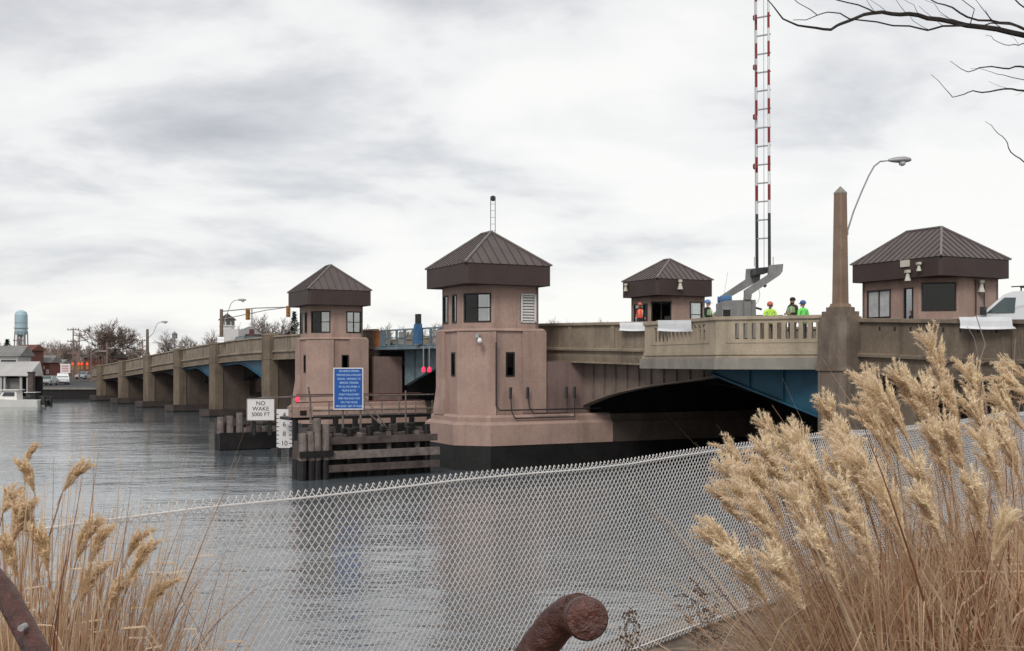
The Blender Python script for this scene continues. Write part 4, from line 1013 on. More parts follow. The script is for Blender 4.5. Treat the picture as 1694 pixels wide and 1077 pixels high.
# ------------------------------------------------------------------ timber fenders
def pile(m, p, r, z0, z1, lean=(0, 0)):
    m.tube([V((p.x, p.y, z0)), V((p.x+lean[0]*.5, p.y+lean[1]*.5, (z0+z1)/2)), V((p.x+lean[0], p.y+lean[1], z1))], [r*1.05, r, r*.93], 9)
FO = V((-8.2, 46.8, 0)); fa = V((.8572, .515, 0)); fb = V((-.515, .8572, 0))
def FF(x, y, z): return FO+fa*x+fb*y+V((0, 0, z))
def fender():
    T = thing('timber_fender', FF(2.5, 1, 0), 'dark timber fender with piles and horizontal beams in front of the near tower', 'fender', 'timber fenders in the channel')
    for z, x0, th, mt, y0 in ((1.62, -.3, .30, 'timber', .0), (1.02, 0, .34, 'timberpale', -.22), (.45, 0, .30, 'timber', -.22)):
        m = MB(); m.box(x0, 5.5, y0-.2, y0, z-th/2, z+th/2, FF); m.build('wale', mt, T)
        m = MB(); m.box(x0, x0+.3, y0, y0+6, z-th/2, z+th/2, FF) if False else None
    for i in range(6):
        x = .5+i*.94; m = MB(); pile(m, FF(x, .32, 0), .17, -2.5, 2.0+.1*((i*7) % 3), (0, 0)); m.build('pile', 'timberwet', T)
    for i in range(4):
        x = .3+i*1.4; m = MB(); m.box(x, x+.18, -.02, .16, 1.15, 1.95, FF); m.build('cleat', 'timberpale', T)
    # corner cluster
    random.seed(3)
    for i in range(11):
        x = -.92+(i % 4)*.34+random.uniform(-.05, .05); y = -.3+(i//4)*.42; z1 = 1.95+random.uniform(-.35, .4)
        if i in (2, 6): z1 += .4
        m = MB(); pile(m, FF(x, y, 0), .17, .85, z1, (random.uniform(-.05, .08), 0)); o = m.build('pile', 'timberpale' if i < 4 else 'timber', T)
        m = MB(); pile(m, FF(x, y, 0), .178, -2.5, .87); m.build('wet_foot', 'timberwet', o)
    m = MB(); m.box(-1.15, .35, -.55, -.4, 1.0, 1.25, FF); m.build('wale', 'timberwet', T)
    # inner dark back boards
    m = MB(); m.box(0, 5.5, .55, .7, -2.5, 1.5, FF); m.build('back_board', 'timberwet', T)
    m = MB(); m.box(-.4, 5.4, .3, 1.3, 1.75, 1.86, FF); m.build('walkway', 'timber', T)
    random.seed(5)
    for i in range(13):
        x = -.6+i*.46; h = random.uniform(.12, .38); y = random.uniform(.45, .95); m = MB(); m.box(x, x+random.uniform(.2, .45), y, y+.3, 1.87, 1.87+h, FF); m.build('timber_block', 'timberwet' if i % 3 else 'timber', T)
    return T
fender()
def catwalk():
    """railed walkway along the channel side, beyond the near fender"""
    Y0 = 57.0
    c = PX(600, Y0, 2.2); T = thing('catwalk', c, 'grey railed catwalk on piles between the blue sign and the towers', 'walkway')
    f = lambda x, y, z: PX(480, 55.5, 0)+fa*x+fb*y+V((0, 0, z))
    m = MB(); m.box(0, 8.2, 0, 1.6, 2.05, 2.2, f); m.build('walkway_deck', 'timberwet', T)
    m = MB()
    for z, r in ((3.28, .035), (2.52, .045)): m.tube([f(.0, 0, z), f(8.2, 0, z-.02)], r, 6)
    m.build('railing', 'timberpale', T)
    m = MB()
    for z in (3.3, 2.9): m.tube([f(.9, 1.6, z), f(8.2, 1.6, z)], .03, 6)
    m.build('railing', 'rust', T)
    for i in range(9):
        x = .1+i*1.0; m = MB(); m.tube([f(x, 0, 2.2), f(x, 0, 2.95 if i % 3 else 3.3)], .035, 5); m.build('rail_post', 'timberpale', T)
    for i in range(8):
        x = .3+i*1.1; m = MB(); m.tube([f(x, .1, -2), f(x, .1, 2.1)], .15, 8); m.build('pile', 'timberwet', T)
    m = MB(); m.tube([f(6.35, -.3, 3.5), f(6.35, -.3, 1.2)], .05, 6); m.build('stake', 'timberpale', T)
    m = MB(); m.tube([f(-1.7, 0, 3.22), f(2.9, 0, 3.3)], .04, 6); m.build('light_beam', 'timberpale', T)
    for k, (x, z) in enumerate(((.35, 3.12),)):
        p = f(x, -.15, z); m = MB(); m.lathe([(.04, p.z-.12), (.1, p.z-.08), (.1, p.z+.08), (.04, p.z+.12)], (p.x, p.y), 10); m.build('red_light', 'redglow', T)
    m = MB(); m.box(.12, 1.15, -.2, .6, 2.2, 2.75, f); m.mark(1).box(.45, .8, -.22, -.2, 2.3, 2.55, f); m.build('block', ['stucco', 'frame'], T)
    for k in range(2):
        m = MB(); a = P(601, 655+k*21, 52); b = P(640-k*5, 708-k*2, 52); m.tube([a, b], .035, 5); m.build('brace', 'timberpale', T)
    m = MB(); m.tube([P(510, 640, 55.4), P(513, 660, 55.4), P(514, 700, 55.4)], .06, 6); m.build('stake', 'timberpale', T)
catwalk()
def dolphin():
    o = PX(362, 62, 0)
    f = lambda x, y, z: o+fa*x*.9+fb*y+V((0, 0, z))+V((x*.1, 0, 0))
    T = thing('timber_fender', f(1.5, 0, 0), 'low timber pile cluster carrying the no wake sign', 'fender', 'timber fenders in the channel')
    random.seed(11)
    for i in range(12):
        x = .1+(i % 6)*.55; y = (i//6)*.5; z1 = (1.95 if i in (0, 1, 2, 6, 7) else 1.35)+random.uniform(-.25, .2)
        m = MB(); pile(m, f(x, y, 0), .2, .95, z1); p = m.build('pile', 'timberpale' if i in (0, 1, 2) else 'timber', T)
        m = MB(); pile(m, f(x, y, 0), .21, -2.5, .97); m.build('wet_foot', 'timberwet', p)
    m = MB(); m.box(-.05, 3.3, -.32, -.16, .05, 1.0, f); m.build('face_board', 'timberwet', T)
    m = MB(); m.box(1.4, 3.3, -.1, .7, .95, 1.25, f); m.build('cap_timber', 'timberpale', T)
    # sign
    Y = 61.4; a = P(409, 695, Y); b = P(453.5, 660, Y); c = (a+b)/2
    S = thing('river_sign', V((c.x, Y, 1.2)), 'square white sign reading NO WAKE 5000 FT on timber posts', 'sign')
    m = MB(); m.box(a.x, b.x, Y, Y+.06, a.z, b.z); bd = m.build('board', 'signwhite', S)
    m = MB(); fr = .05
    for q in ((a.x-.03, b.x+.03, b.z, b.z+.05), (a.x-.03, b.x+.03, a.z-.05, a.z), (a.x-.05, a.x, a.z, b.z), (b.x, b.x+.05, a.z, b.z)): m.box(q[0], q[1], Y-.02, Y+.09, q[2], q[3])
    m.build('frame', 'timberpale', bd)
    for s, z, t in ((.33, b.z-.25, 'NO'), (.33, b.z-.56, 'WAKE'), (.31, b.z-.88, '5000 FT')):
        text(t, s, Matrix.Translation(V((c.x, Y-.006, z))) @ Matrix.Rotation(pi/2, 4, 'X'), 'black', bd)
    for x in (c.x-.42, c.x+.48):
        m = MB(); m.box(x-.09, x+.09, Y+.1, Y+.28, .9, b.z-.1); m.build('post', 'timberwet', S)
dolphin()
def gauge():
    Y = 57.5; a = P(457.5, 741, Y); b = P(483, 677, Y)
    T = thing('clearance_gauge', V(((a.x+b.x)/2, Y, a.z)), 'tall white clearance gauge board marked 4 6 8 10', 'gauge board')
    m = MB(); m.box(a.x, b.x, Y, Y+.05, a.z, b.z); bd = m.build('board', 'signwhite', T)
    W = b.x-a.x; m = MB(); Hh = b.z-a.z
    for i in range(9):
        z = b.z-.13*Hh-i*Hh*.107
        for x0, x1 in ((a.x, a.x+W*(.17 if i % 2 else .12)), (b.x-W*(.2 if i % 2 else .13), b.x)): m.box(x0, x1, Y-.012, Y-.002, z-.02, z+.02)
    m.build('tick_mark', 'black', bd)
    for i, t in enumerate(('4', '6', '8', '10')):
        text(t, .36, Matrix.Translation(V(((a.x+b.x)/2, Y-.006, b.z-Hh*(.15+.245*i)))) @ Matrix.Rotation(pi/2, 4, 'X'), 'black', bd)
    for x in (a.x+.1, b.x-.1):
        m = MB(); m.box(x-.08, x+.08, Y+.06, Y+.22, -2, b.z-.05); m.build('post', 'timberwet', T)
gauge()
def bluesign():
    Y = 49.0; q = [P(554, 610, Y), P(598, 611, Y), P(601, 678, Y), P(553, 676, Y)]
    c = (q[0]+q[2])/2; T = thing('information_sign', V((c.x, Y, 1.8)), 'tall blue notice board with rows of pale lettering beside the catwalk', 'sign')
    x0, x1, z0, z1 = q[3].x, q[1].x+.04, q[3].z, q[0].z
    m = MB(); m.box(x0, x1, Y, Y+.05, z0, z1); bd = m.build('board', 'signblue', T)
    m = MB()
    for r in ((x0-.035, x1+.035, z1, z1+.045), (x0-.035, x1+.035, z0-.045, z0), (x0-.04, x0, z0, z1), (x1, x1+.04, z0, z1)): m.box(r[0], r[1], Y-.015, Y+.065, r[2], r[3])
    m.build('frame', 'signwhite', bd)
    ls = ['DRAWBRIDGE OPENINGS', 'MAKE ONE LONG & ONE SHORT', 'SIGNAL  OPENING TO', 'BRIDGE TENDER', 'OR CALL ON CHANNEL 13', 'FROM 8 AM TO', 'MONDAY THROUGH FRIDAY', 'EVERY HOUR & HALF HOUR', 'ON THE HOUR', 'NEW JERSEY  DEPT OF TRANS']
    W = x1-x0; Hh = z1-z0
    for i, s in enumerate(ls):
        o = text(s, .15, Matrix.Identity(4), 'lettering', bd)
        me = o.data; w_ = max(v.co.x for v in me.vertices)-min(v.co.x for v in me.vertices)
        want = W*(.72, .88, .82, .66, .74, .48, .72, .76, .6, .93)[i]
        bpy.data.objects.remove(o)
        o = text(s, .125, Matrix.Translation(V((c.x, Y-.006, z1-Hh*(.06+.098*i)))) @ Matrix.Rotation(pi/2, 4, 'X'), 'lettering', bd, xs=want/w_*.15/.125)
    for x, z in ((c.x-.3, 1.75), (c.x+.5, 1.75)):
        m = MB(); m.tube([V((x, Y+.12, 1.6)), V((x, Y+.12, z1-.2))], .055, 6); m.build('post', 'timberpale', T)
bluesign()
# ------------------------------------------------------------------ chain link fence
def fence():
    e0 = V((-1.79, 3.81, 3.19)); fd = V((.66, .7513, 0)); Hf = 1.2; pw = .0198; ph = .048
    t0, t1 = -1.2, 15.0
    T = thing('chain_link_fence', e0+fd*5, 'pale coated chain link fence sloping across the foreground', 'fence')
    n = int((t1-t0)/pw); m = MB(); nrm = V((.7513, -.66, 0)); r = .0030
    rows = int(Hf/(ph/2))
    for i in range(n):
        t = t0+i*pw; pts = []
        if t > 14: 
            st = 1
        for j in range(rows+1):
            x = t+(pw*.5+.0006)*(1 if (i+j) % 2 else -1); off = .0006 if j % 2 else -.0006
            sag = .012*sin(t*1.3)+.006*sin(t*3.1)
            pts.append(e0+fd*x+nrm*(off)+V((0, 0, .03+sag+j*ph/2)))
        b = len(m.v)
        for p in pts:
            for k in range(3):
                a = 2*pi*k/3+pi/6; m.v.append(p+fd*(r*cos(a))*1.2+nrm*r*sin(a))
        for j in range(len(pts)-1):
            for k in range(3): k2 = (k+1) % 3; m.f.append((b+j*3+k, b+j*3+k2, b+(j+1)*3+k2, b+(j+1)*3+k)); m.mi.append(0)
        # knuckle at the top
        q = pts[-1]; (m.tube([q, q+fd*.006+V((0, 0, .012)), q+fd*.014+V((0, 0, .002))], .0034, 3, cap=False) if (i+rows) % 2 else None)
    m.build('mesh', 'wire', T, recalc=False)
    m = MB(); pts = [e0+fd*(t0+i*.5)+nrm*.012+V((0, 0, Hf+.008+.012*sin((t0+i*.5)*1.3)+.006*sin((t0+i*.5)*3.1))) for i in range(int((t1-t0)/.5)+1)]; m.tube(pts, .0045, 5)
    m.build('tension_wire', 'wire', T)
    m = MB(); pts = [p-V((0, 0, Hf-.06)) for p in pts]; m.tube(pts, .004, 5); m.build('tension_wire', 'wire', T)
    for t in (-1.2, 14.98):
        m = MB(); p = e0+fd*t-nrm*.04; m.tube([p, p+V((0, 0, Hf+.02))], .03, 10); m.build('post', 'steel', T)
fence()
# ------------------------------------------------------------------ handrails
def handrails():
    pts = [P(x, y, Y) for x, y, Y in ((740, 1360, 1.32), (800, 1230, 1.30), (858, 1122, 1.28), (893, 1068, 1.27), (920, 1033, 1.26), (942, 1016, 1.25), (958, 1013, 1.22), (968, 1019, 1.18))]
    r = .0218
    T = thing('handrail', pts[0]*1.0, 'rusty red-brown pipe handrail with a round capped end at bottom centre', 'handrail', 'rusty handrails in the foreground')
    m = MB(); m.tube(pts[:-1]+[], [r]*(len(pts)-1), 20)
    a = P(962, 1018, 1.25); b = P(971, 1024, 1.15); m.tube([a, a.lerp(b, .3), a.lerp(b, .9), b], [r*.9, r*1.05, r*1.08, r*1.02], 24)
    m.build('pipe', 'rail', T, smooth=True)
    m = MB(); d = (b-a).normalized(); m.tube([b, b+d*.006, b+d*.008], [r*1.0, r*.96, r*.55], 24); m.build('end_cap', 'rail', T, smooth=False)
    m = MB(); q = pts[0]; m.tube([q, V((q.x, q.y+.1, 3.19))], .025, 12); m.build('post', 'rail', T, smooth=True)
    pts = [P(x, y, Y) for x, y, Y in ((-40, 940, 1.42), (-12, 955, 1.4), (8, 980, 1.38), (30, 1020, 1.34), (68, 1092, 1.28), (125, 1200, 1.2), (190, 1330, 1.12))]
    T = thing('handrail', pts[-1], 'rusty red-brown pipe handrail slanting through the bottom left corner', 'handrail', 'rusty handrails in the foreground')
    m = MB(); m.tube(pts, .0142, 20); m.build('pipe', 'rail', T, smooth=True)
    m = MB(); q = pts[-1]; m.tube([q, V((q.x, q.y, 3.19))], .025, 12); m.build('post', 'rail', T, smooth=True)
    m = MB(); q = P(44, 1034, 1.305)+V((0, .008, 0))+V((0, -.012, 0)); m.tube([q, q+V((0, -.012, 0))], .004, 8); m.build('bolt', 'steel', T)
handrails()
# ------------------------------------------------------------------ ornamental grass
def plume_mesh(seed, L=.27, mt='plume'):
    random.seed(seed); m = MB()
    nb = 34; lean = random.uniform(.12, .38)
    for i in range(nb):
        t = i/nb; base = V((lean*.12*t*t, 0, L*.62*t)); az = random.uniform(0, 2*pi); ln = L*(.52-.18*abs(t-.4))*random.uniform(.8, 1.15)
        d = V((cos(az)*.14+lean*.26, sin(az)*.14, 1)).normalized(); p = base.copy(); pts = [p.copy()]
        for k in range(7):
            d = (d+V((lean*.10, 0, -.03-.028*k*t))+V((cos(az), sin(az), 0))*.028*(1+(k > 4))).normalized(); p = p+d*ln/7; pts.append(p.copy())
        nh = 105
        for h in range(nh):
            u = random.random()**.8*6.99; k = int(u); q = pts[k].lerp(pts[k+1], u-k); dd = (pts[k+1]-pts[k]).normalized()
            r = V((random.gauss(0, 1), random.gauss(0, 1), random.gauss(0, 1))).normalized()
            tip = q+(dd*.75+r*.75).normalized()*random.uniform(.008, .018); sd = dd.cross(r).normalized()*.0015
            m.quad(q-sd, q+sd, tip)
    m.mark(1); m.tube([V((0, 0, -.05)), V((0, 0, 0)), V((lean*.1, 0, L*.6))], .0016, 3)
    me = bpy.data.meshes.new('plume'); me.from_pydata([tuple(v) for v in m.v], [], m.f); me.materials.append(M[mt]); me.materials.append(M['straw1']); me.polygons.foreach_set('material_index', m.mi)
    return me
PL = [plume_mesh(i, random.uniform(.19, .26)) for i in range(6)]
PLY = [plume_mesh(20+i, .15, 'plumey') for i in range(3)]
def clump(base, label, plumes, nblades, spread, hmax, seed, set_, droop=1.0, group='dry ornamental grass clumps', rb=.2):
    random.seed(seed)
    T = thing('ornamental_grass', base, label, 'grass clump', group)
    m = MB()
    for i in range(nblades):
        az = random.uniform(0, 2*pi); rr = rb*sqrt(random.random()); p = base+V((rr*cos(az), rr*sin(az), 0)); hh = hmax*random.uniform(.45, .92)
        out = V((cos(az+random.uniform(-.6, .6)), sin(az+random.uniform(-.6, .6)), 0)); sp = random.uniform(.1, 1)*spread*(1.5 if random.random() < .25 else 1); wd = random.uniform(.0016, .0048)
        side = V((-out.y, out.x, 0)); n = 8; prev = None; m.mark(random.choice((0, 0, 0, 1, 1, 2))); dr = random.uniform(.0, .9)*droop*(1.9 if random.random() < .3 else 1); hh *= (1.12 if dr > .9 else 1)
        sgn = random.uniform(-.25, .25); kink = random.uniform(.5, .9); arc = i % 22 == 0; brk = (not arc) and random.random() < .22
        if arc: wd = random.uniform(.003, .0055); m.mark(1); sp = spread*random.uniform(.7, 1.3); hh = hmax*random.uniform(.35, .72); out = V((random.choice((-1, 1)), random.uniform(-.7, .3), 0)).normalized(); side = V((-out.y, out.x, .6)).normalized(); sgn = 0
        for k in range(n+1):
            t = k/n; z = hh*(t-dr*.55*t**3); q = p+out*sp*(t**1.7)+side*sgn*sp*t*t+V((0, 0, z))
            if arc: q = p+out*sp*t**1.25+V((0, 0, hh*sin(pi*.72*t)))
            if brk and t > kink: q += V((0, 0, -(t-kink)*hh*2.3))+out*(t-kink)*.55
            wv = wd*(1-t**2.5*.9); a, b = q-side*wv, q+side*wv
            if prev: m.quad(prev[0], prev[1], b, a)
            prev = (a, b)
    for x, y, Y, ang_, sc in plumes:      # stems
        q = P(x, y, Y); s0 = base+V((random.uniform(-1, 1)*rb*.6, random.uniform(-1, 1)*rb*.6, 0)); mid = s0.lerp(q, .6)+V((0, 0, .12))+(q-s0).cross(V((0, 1, 0)))*random.uniform(-.03, .03)
        m.mark(0); m.tube([s0, s0.lerp(mid, .5)+V((0, 0, .03)), mid, q], [.004, .0035, .003, .002], 4, cap=False)
    g = m.build('blades', ['straw1', 'straw2', 'straw3'], T, recalc=False); g['kind'] = 'stuff'
    for i, (x, y, Y, ang_, sc) in enumerate(plumes):
        q = P(x, y, Y); o = bpy.data.objects.new('plume', set_[i % len(set_)]); COL.objects.link(o); o.parent = T; o.location = q-base
        o.rotation_euler = (radians(random.uniform(-12, 12)), radians(ang_), radians(180 if ang_ < 0 else 0)+radians(random.uniform(-40, 40))); o.scale = (sc*1.0, sc*1.0, sc*1.0)
        if ang_ < 0: o.rotation_euler = (radians(random.uniform(-12, 12)), radians(ang_*.75), 0); o.scale = (-sc, sc, sc)
    return T
random.seed(42)
# plumes: base point in the photo, depth, lean (deg, negative to the left), size
right = [(1388, 745, 3.6, -8, 1.05), (1345, 768, 3.7, -32, .9), (1250, 820, 3.5, -22, .9), (1478, 715, 3.7, -30, 1.1), (1470, 690, 3.8, -20, .8), (1505, 735, 3.5, -26, 1.15), (1415, 790, 3.5, -14, 1.1)]
mid = [(1600, 800, 3.4, -8, 1.15), (1545, 860, 3.3, -16, 1.1), (1480, 780, 3.5, -18, 1.1), (1660, 830, 3.3, -14, 1.1), (1625, 890, 3.2, -6, 1.1), (1560, 660, 3.9, -5, 1.15), (1528, 700, 3.8, -20, 1.2), (1545, 730, 3.6, -10, 1.2), (1590, 740, 3.7, -4, 1.1), (1625, 700, 3.9, -16, 1.1), (1640, 745, 3.6, -20, 1.1), (1500, 780, 3.5, -22, 1.2), (1570, 800, 3.4, -10, 1.1)]
far_r = [(1685, 770, 3.7, -24, 1.1), (1670, 700, 3.9, -18, .9), (1720, 680, 3.9, -50, 1.0), (1715, 640, 4.2, -60, .8), (1690, 800, 3.5, -20, 1.0), (1700, 720, 3.8, -40, .9)]
low = [(1255, 860, 3.3, -25, 1.15), (1290, 810, 3.4, -20, 1.0), (1300, 880, 3.3, -24, 1.2), (1350, 830, 3.4, -12, 1.1), (1380, 860, 3.2, -20, 1.2), (1430, 825, 3.4, -18, 1.1), (1250, 960, 3.2, -42, 1.2), (1225, 930, 3.3, -50, .9), (1310, 940, 3.1, -28, 1.15), (1360, 930, 3.0, -20, 1.1), (1420, 900, 3.1, -14, 1.15), (1470, 870, 3.2, -20, 1.2), (1390, 980, 2.9, -22, 1.1), (1330, 1010, 2.9, -34, 1.1), (1455, 960, 2.9, -16, 1.0), (1345, 820, 3.5, -26, 1.0), (1410, 850, 3.3, -10, 1.1), (1280, 900, 3.2, -30, 1.1), (1300, 760, 3.6, -24, .9), (1320, 860, 3.4, -24, 1.2), (1370, 890, 3.2, -16, 1.2), (1440, 850, 3.3, -20, 1.1), (1270, 1000, 3.0, -36, 1.2), (1500, 920, 3.0, -10, 1.1), (1230, 870, 3.5, -32, .9)]
clump(V((1.28, 3.35, 3.19)), 'front tan grass clump with fluffy plumes, left of the right-hand grasses', low, 3600, .7, 1.75, 1, PL, rb=.26)
clump(V((1.42, 3.85, 3.19)), 'tan grass clump whose plumes overlap the foot of the lamp column', right, 1700, .6, 1.85, 2, PL, rb=.24)
clump(V((1.62, 3.55, 3.19)), 'dense grass clump with the tallest cream plume on the right', mid, 3200, .7, 1.95, 3, PL, rb=.28)
clump(V((2.0, 3.7, 3.19)), 'russet bladed grass clump at the right edge of the view', far_r, 2300, .7, 2.1, 4, PL, rb=.3, droop=1.2)
clump(V((1.75, 2.9, 3.19)), 'short arching russet grass clump in the bottom right corner', [(1560, 900, 2.8, -20, .9), (1640, 930, 2.8, 15, .8)], 3600, .75, 1.6, 5, PL, rb=.3, droop=1.4)
leftp = [(103, 815, 3.0, 22, .75), (58, 818, 3.1, -16, .75), (4, 850, 3.0, 32, .9), (125, 930, 2.9, 8, .9), (150, 935, 3.0, 14, .8), (210, 925, 3.0, 12, .7), (60, 905, 2.9, -12, 1.0), (215, 960, 2.8, 18, .8), (20, 900, 2.9, 10, 1.0), (42, 770, 3.3, 8, .5), (80, 950, 2.8, -8, .9), (130, 1000, 2.8, 10, .9), (180, 1010, 2.8, 14, .8), (30, 960, 2.8, -14, .9), (240, 1010, 2.8, 20, .8)]
clump(V((-1.42, 3.0, 3.19)), 'straw grass clump with yellow plumes in the left foreground', leftp[:6], 5200, .34, 1.8, 6, PLY, rb=.36)
clump(V((-1.18, 2.75, 3.19)), 'shorter straw grass clump in front, beside the slanting left handrail', leftp[6:], 4600, .34, 1.62, 7, PLY, rb=.32)
def weed(base, h, label, seed):
    random.seed(seed); T = thing('dead_weed', base, label, 'weed', 'dead weeds along the fence')
    m = MB()
    for s in range(3):
        a = random.uniform(0, 6.28); p = base.copy(); d = V((cos(a)*.15, sin(a)*.15, 1)).normalized(); pts = [p.copy()]
        for k in range(8):
            d = (d+V((random.gauss(0, .08), random.gauss(0, .08), .05))).normalized(); p = p+d*h/8; pts.append(p.copy())
            if k > 2:
                for _ in range(3):
                    b = random.uniform(0, 6.28); e = p+V((cos(b), sin(b), random.uniform(-.2, .9))).normalized()*random.uniform(.02, .06); m.tube([p, e], [.0018, .001], 3, cap=False)
                    for _ in range(3): g = e+V((random.gauss(0, .008), random.gauss(0, .008), random.gauss(0, .008))); r = .006; m.quad(g+V((-r, 0, 0)), g+V((0, 0, r)), g+V((r, .003, 0)), g+V((0, 0, -r)))
        m.tube(pts, [.004-.0003*k for k in range(9)], 4, cap=False)
    m.build('stems', 'weed', T, recalc=False)
for i, (x, Y, h, lb) in enumerate(((1165, 6.1, .5, 'dead brown weed at the fence foot, left of the right grasses'), (1205, 5.9, .62, 'taller dead weed touching the right grasses'), (850, 4.6, .55, 'dead weed with curled seed heads left of the handrail end'), (795, 4.5, .5, 'dead weed stem under the fence, left of the handrail'), (700, 4.2, .45, 'leftmost dead weed rising from the bottom edge'), (985, 4.8, .42, 'thin weed just right of the handrail end'), (1040, 5.4, .55, 'thin upright weed in front of the fence foot'))):
    weed(PX(x, Y, 3.19), h, lb, 50+i)
def saplings():
    Y = 5.2; T = thing('bare_sapling', PX(1635, Y, 3.19), 'thin bare sapling rising through the right-hand grasses', 'sapling')
    m = MB()
    for pts, r in (([(1640, 900), (1637, 740), (1630, 660), (1620, 600), (1630, 570), (1614, 520)], .009), ([(1637, 690), (1655, 665), (1672, 640), (1678, 590), (1680, 560)], .005), ([(1660, 900), (1680, 700), (1694, 640)], .006), ([(1620, 600), (1612, 560), (1600, 540)], .003)):
        m.tube([P(x, y, Y+.02*i) for i, (x, y) in enumerate(pts)], [r*.6*(1-.12*i) for i in range(len(pts))], 5)
    b = PX(1640, Y, 3.19); m.tube([b, P(1640, 900, Y)], [.008, .006], 5); m.build('stem', 'twig', T)
saplings()
# ------------------------------------------------------------------ overhanging bare tree, upper right
def overhang():
    Yc = 7.5; base = V((6.6, 8.2, 3.19))
    T = thing('bare_tree', base, 'bare tree whose dark twigs reach into the top right corner', 'tree')
    m = MB(); tp = [base, base+V((-.1, 0, 2.2)), base+V((.05, -.1, 4.2)), base+V((.3, 0, 6.5)), base+V((.4, 0, 8.5))]; m.tube(tp, [.2, .17, .14, .09, .03], 10); m.build('trunk', 'bark', T)
    m = MB()
    def br(pts, r0, r1, Y0, Y1):
        n = len(pts); q = []
        for i, (x, y) in enumerate(pts):
            t = i/(n-1); q.append(P(x, y, Y0+(Y1-Y0)*t))
        # slight jitter subdivisions
        out = [q[0]]; 
        for a, b in zip(q, q[1:]):
            mm_ = a.lerp(b, .5)+V((random.gauss(0, 1), random.gauss(0, 1), random.gauss(0, 1)))*(b-a).length*.025; out += [mm_, b]
        k = len(out); m.tube(out, [.74*(r0+(r1-r0)*i/(k-1)) for i in range(k)], 5, cap=False)
    random.seed(9)
    br([(2350, 200), (2000, 110), (1780, 72), (1694, 58), (1650, 48), (1600, 42), (1555, 32), (1520, 25), (1490, 24), (1460, 20), (1430, 24), (1390, 40), (1375, 49), (1350, 46), (1320, 42), (1295, 31), (1282, 14), (1270, 0)], .034, .004, 8.2, 6.8)
    br([(1600, 42), (1560, 43), (1535, 50), (1505, 43), (1450, 36), (1405, 31), (1390, 22), (1370, 20), (1350, 26), (1333, 33), (1312, 33)], .010, .003, 7.3, 6.9)
    br([(1352, 25), (1330, 10), (1310, -5)], .004, .003, 6.9, 6.8); br([(1450, 22), (1420, 8), (1385, 0), (1360, -10)], .007, .005, 7.1, 6.9)
    br([(2100, 20), (1800, 50), (1694, 48), (1670, 38), (1640, 34), (1600, 28), (1575, 12), (1550, 5), (1530, -8)], .018, .004, 8.1, 7.0)
    br([(1694, 48), (1672, 40), (1640, 38), (1615, 43), (1600, 40)], .010, .004, 7.5, 7.4)
    br([(1640, 34), (1625, 14), (1610, -5)], .004, .002, 7.4, 7.2); br([(1655, 45), (1645, 37), (1630, 17)], .004, .002, 7.4, 7.2)
    br([(1605, 40), (1612, 15), (1585, -6)], .005, .003, 7.3, 7.2)
    for a in ([(1500, 23), (1480, -4)], [(1520, 25), (1512, 8), (1492, -3)], [(1590, 38), (1570, 30), (1545, 5), (1530, 0)], [(1560, 43), (1540, 27), (1520, 10)], [(1449, 22), (1432, -3)], [(1465, 18), (1440, 0)], [(1538, 50), (1510, 34), (1505, 26)], [(1620, 43), (1580, 33), (1555, 24)]): br(a, .0028, .0015, 7.2, 7.0)
    br([(1760, 40), (1694, 12), (1680, 0), (1670, -10)], .008, .005, 7.6, 7.3)
    br([(1800, 120), (1700, 72), (1685, 75), (1670, 75), (1650, 69), (1640, 60), (1630, 58)], .006, .0015, 7.7, 7.2)
    br([(1685, 75), (1680, 66), (1672, 60)], .002, .001, 7.2, 7.1)
    br([(2200, 130), (1800, 112), (1694, 111), (1680, 110), (1660, 113), (1640, 110), (1620, 112), (1602, 119), (1590, 114), (1572, 101)], .012, .002, 8.1, 7.2)
    br([(1800, 150), (1694, 132), (1660, 124), (1640, 119), (1605, 113)], .005, .0015, 7.6, 7.2)
    br([(2200, 190), (1800, 160), (1694, 150), (1674, 147), (1650, 149), (1625, 153), (1610, 150), (1595, 156), (1576, 161), (1562, 145), (1540, 123)], .012, .0018, 8.1, 7.2)
    br([(1680, 147), (1655, 143), (1635, 134)], .002, .001, 7.3, 7.2)
    br([(1900, 330), (1760, 280), (1694, 268), (1680, 258), (1668, 244), (1664, 232), (1650, 220), (1640, 207), (1630, 201)], .008, .0018, 8.0, 7.3)
    br([(1700, 150), (1690, 153), (1680, 158)], .0015, .001, 7.2, 7.2)
    for a, b in (((2350, 200), 3.9), ((2200, 130), 4.3), ((2100, 20), 5.2), ((2200, 190), 3.9), ((1900, 330), 3.6)):
        q = P(a[0], a[1], 8.1); m.tube([q, base+V((0, 0, max(.5, min(6, q.z-base.z-.5))))], [.02, .05], 6, cap=False)
    m.build('limbs', 'bark', T, recalc=False)
overhang()
# ------------------------------------------------------------------ background trees
def tree_mesh(seed, h, r, depth, spread, mt, dens=3):
    random.seed(seed); m = MB()
    def rec(p, d, L, rad, lv):
        e = p+d*L*.5+V((random.gauss(0, .03), random.gauss(0, .03), 0))*L; d2 = (d+V((random.gauss(0, .12), random.gauss(0, .12), .06))).normalized(); q = e+d2*L*.5
        m.tube([p, e, q], [rad, rad*.85, rad*.7], 5 if lv > 3 else 3, cap=False)
        if lv <= 0: return
        for i in range(dens if lv < depth else dens+1):
            az = random.uniform(0, 2*pi); a = d2.orthogonal().normalized(); b = d2.cross(a)
            nd = (d2+(a*cos(az)+b*sin(az))*random.uniform(.35, .9)*spread).normalized()
            rec(p.lerp(q, random.uniform(.6, 1)) if i else q, nd, L*random.uniform(.6, .85), max(rad*.62, .029), lv-1)
    rec(V((0, 0, 0)), V((0, 0, 1)), h*.3, r, depth)
    return m
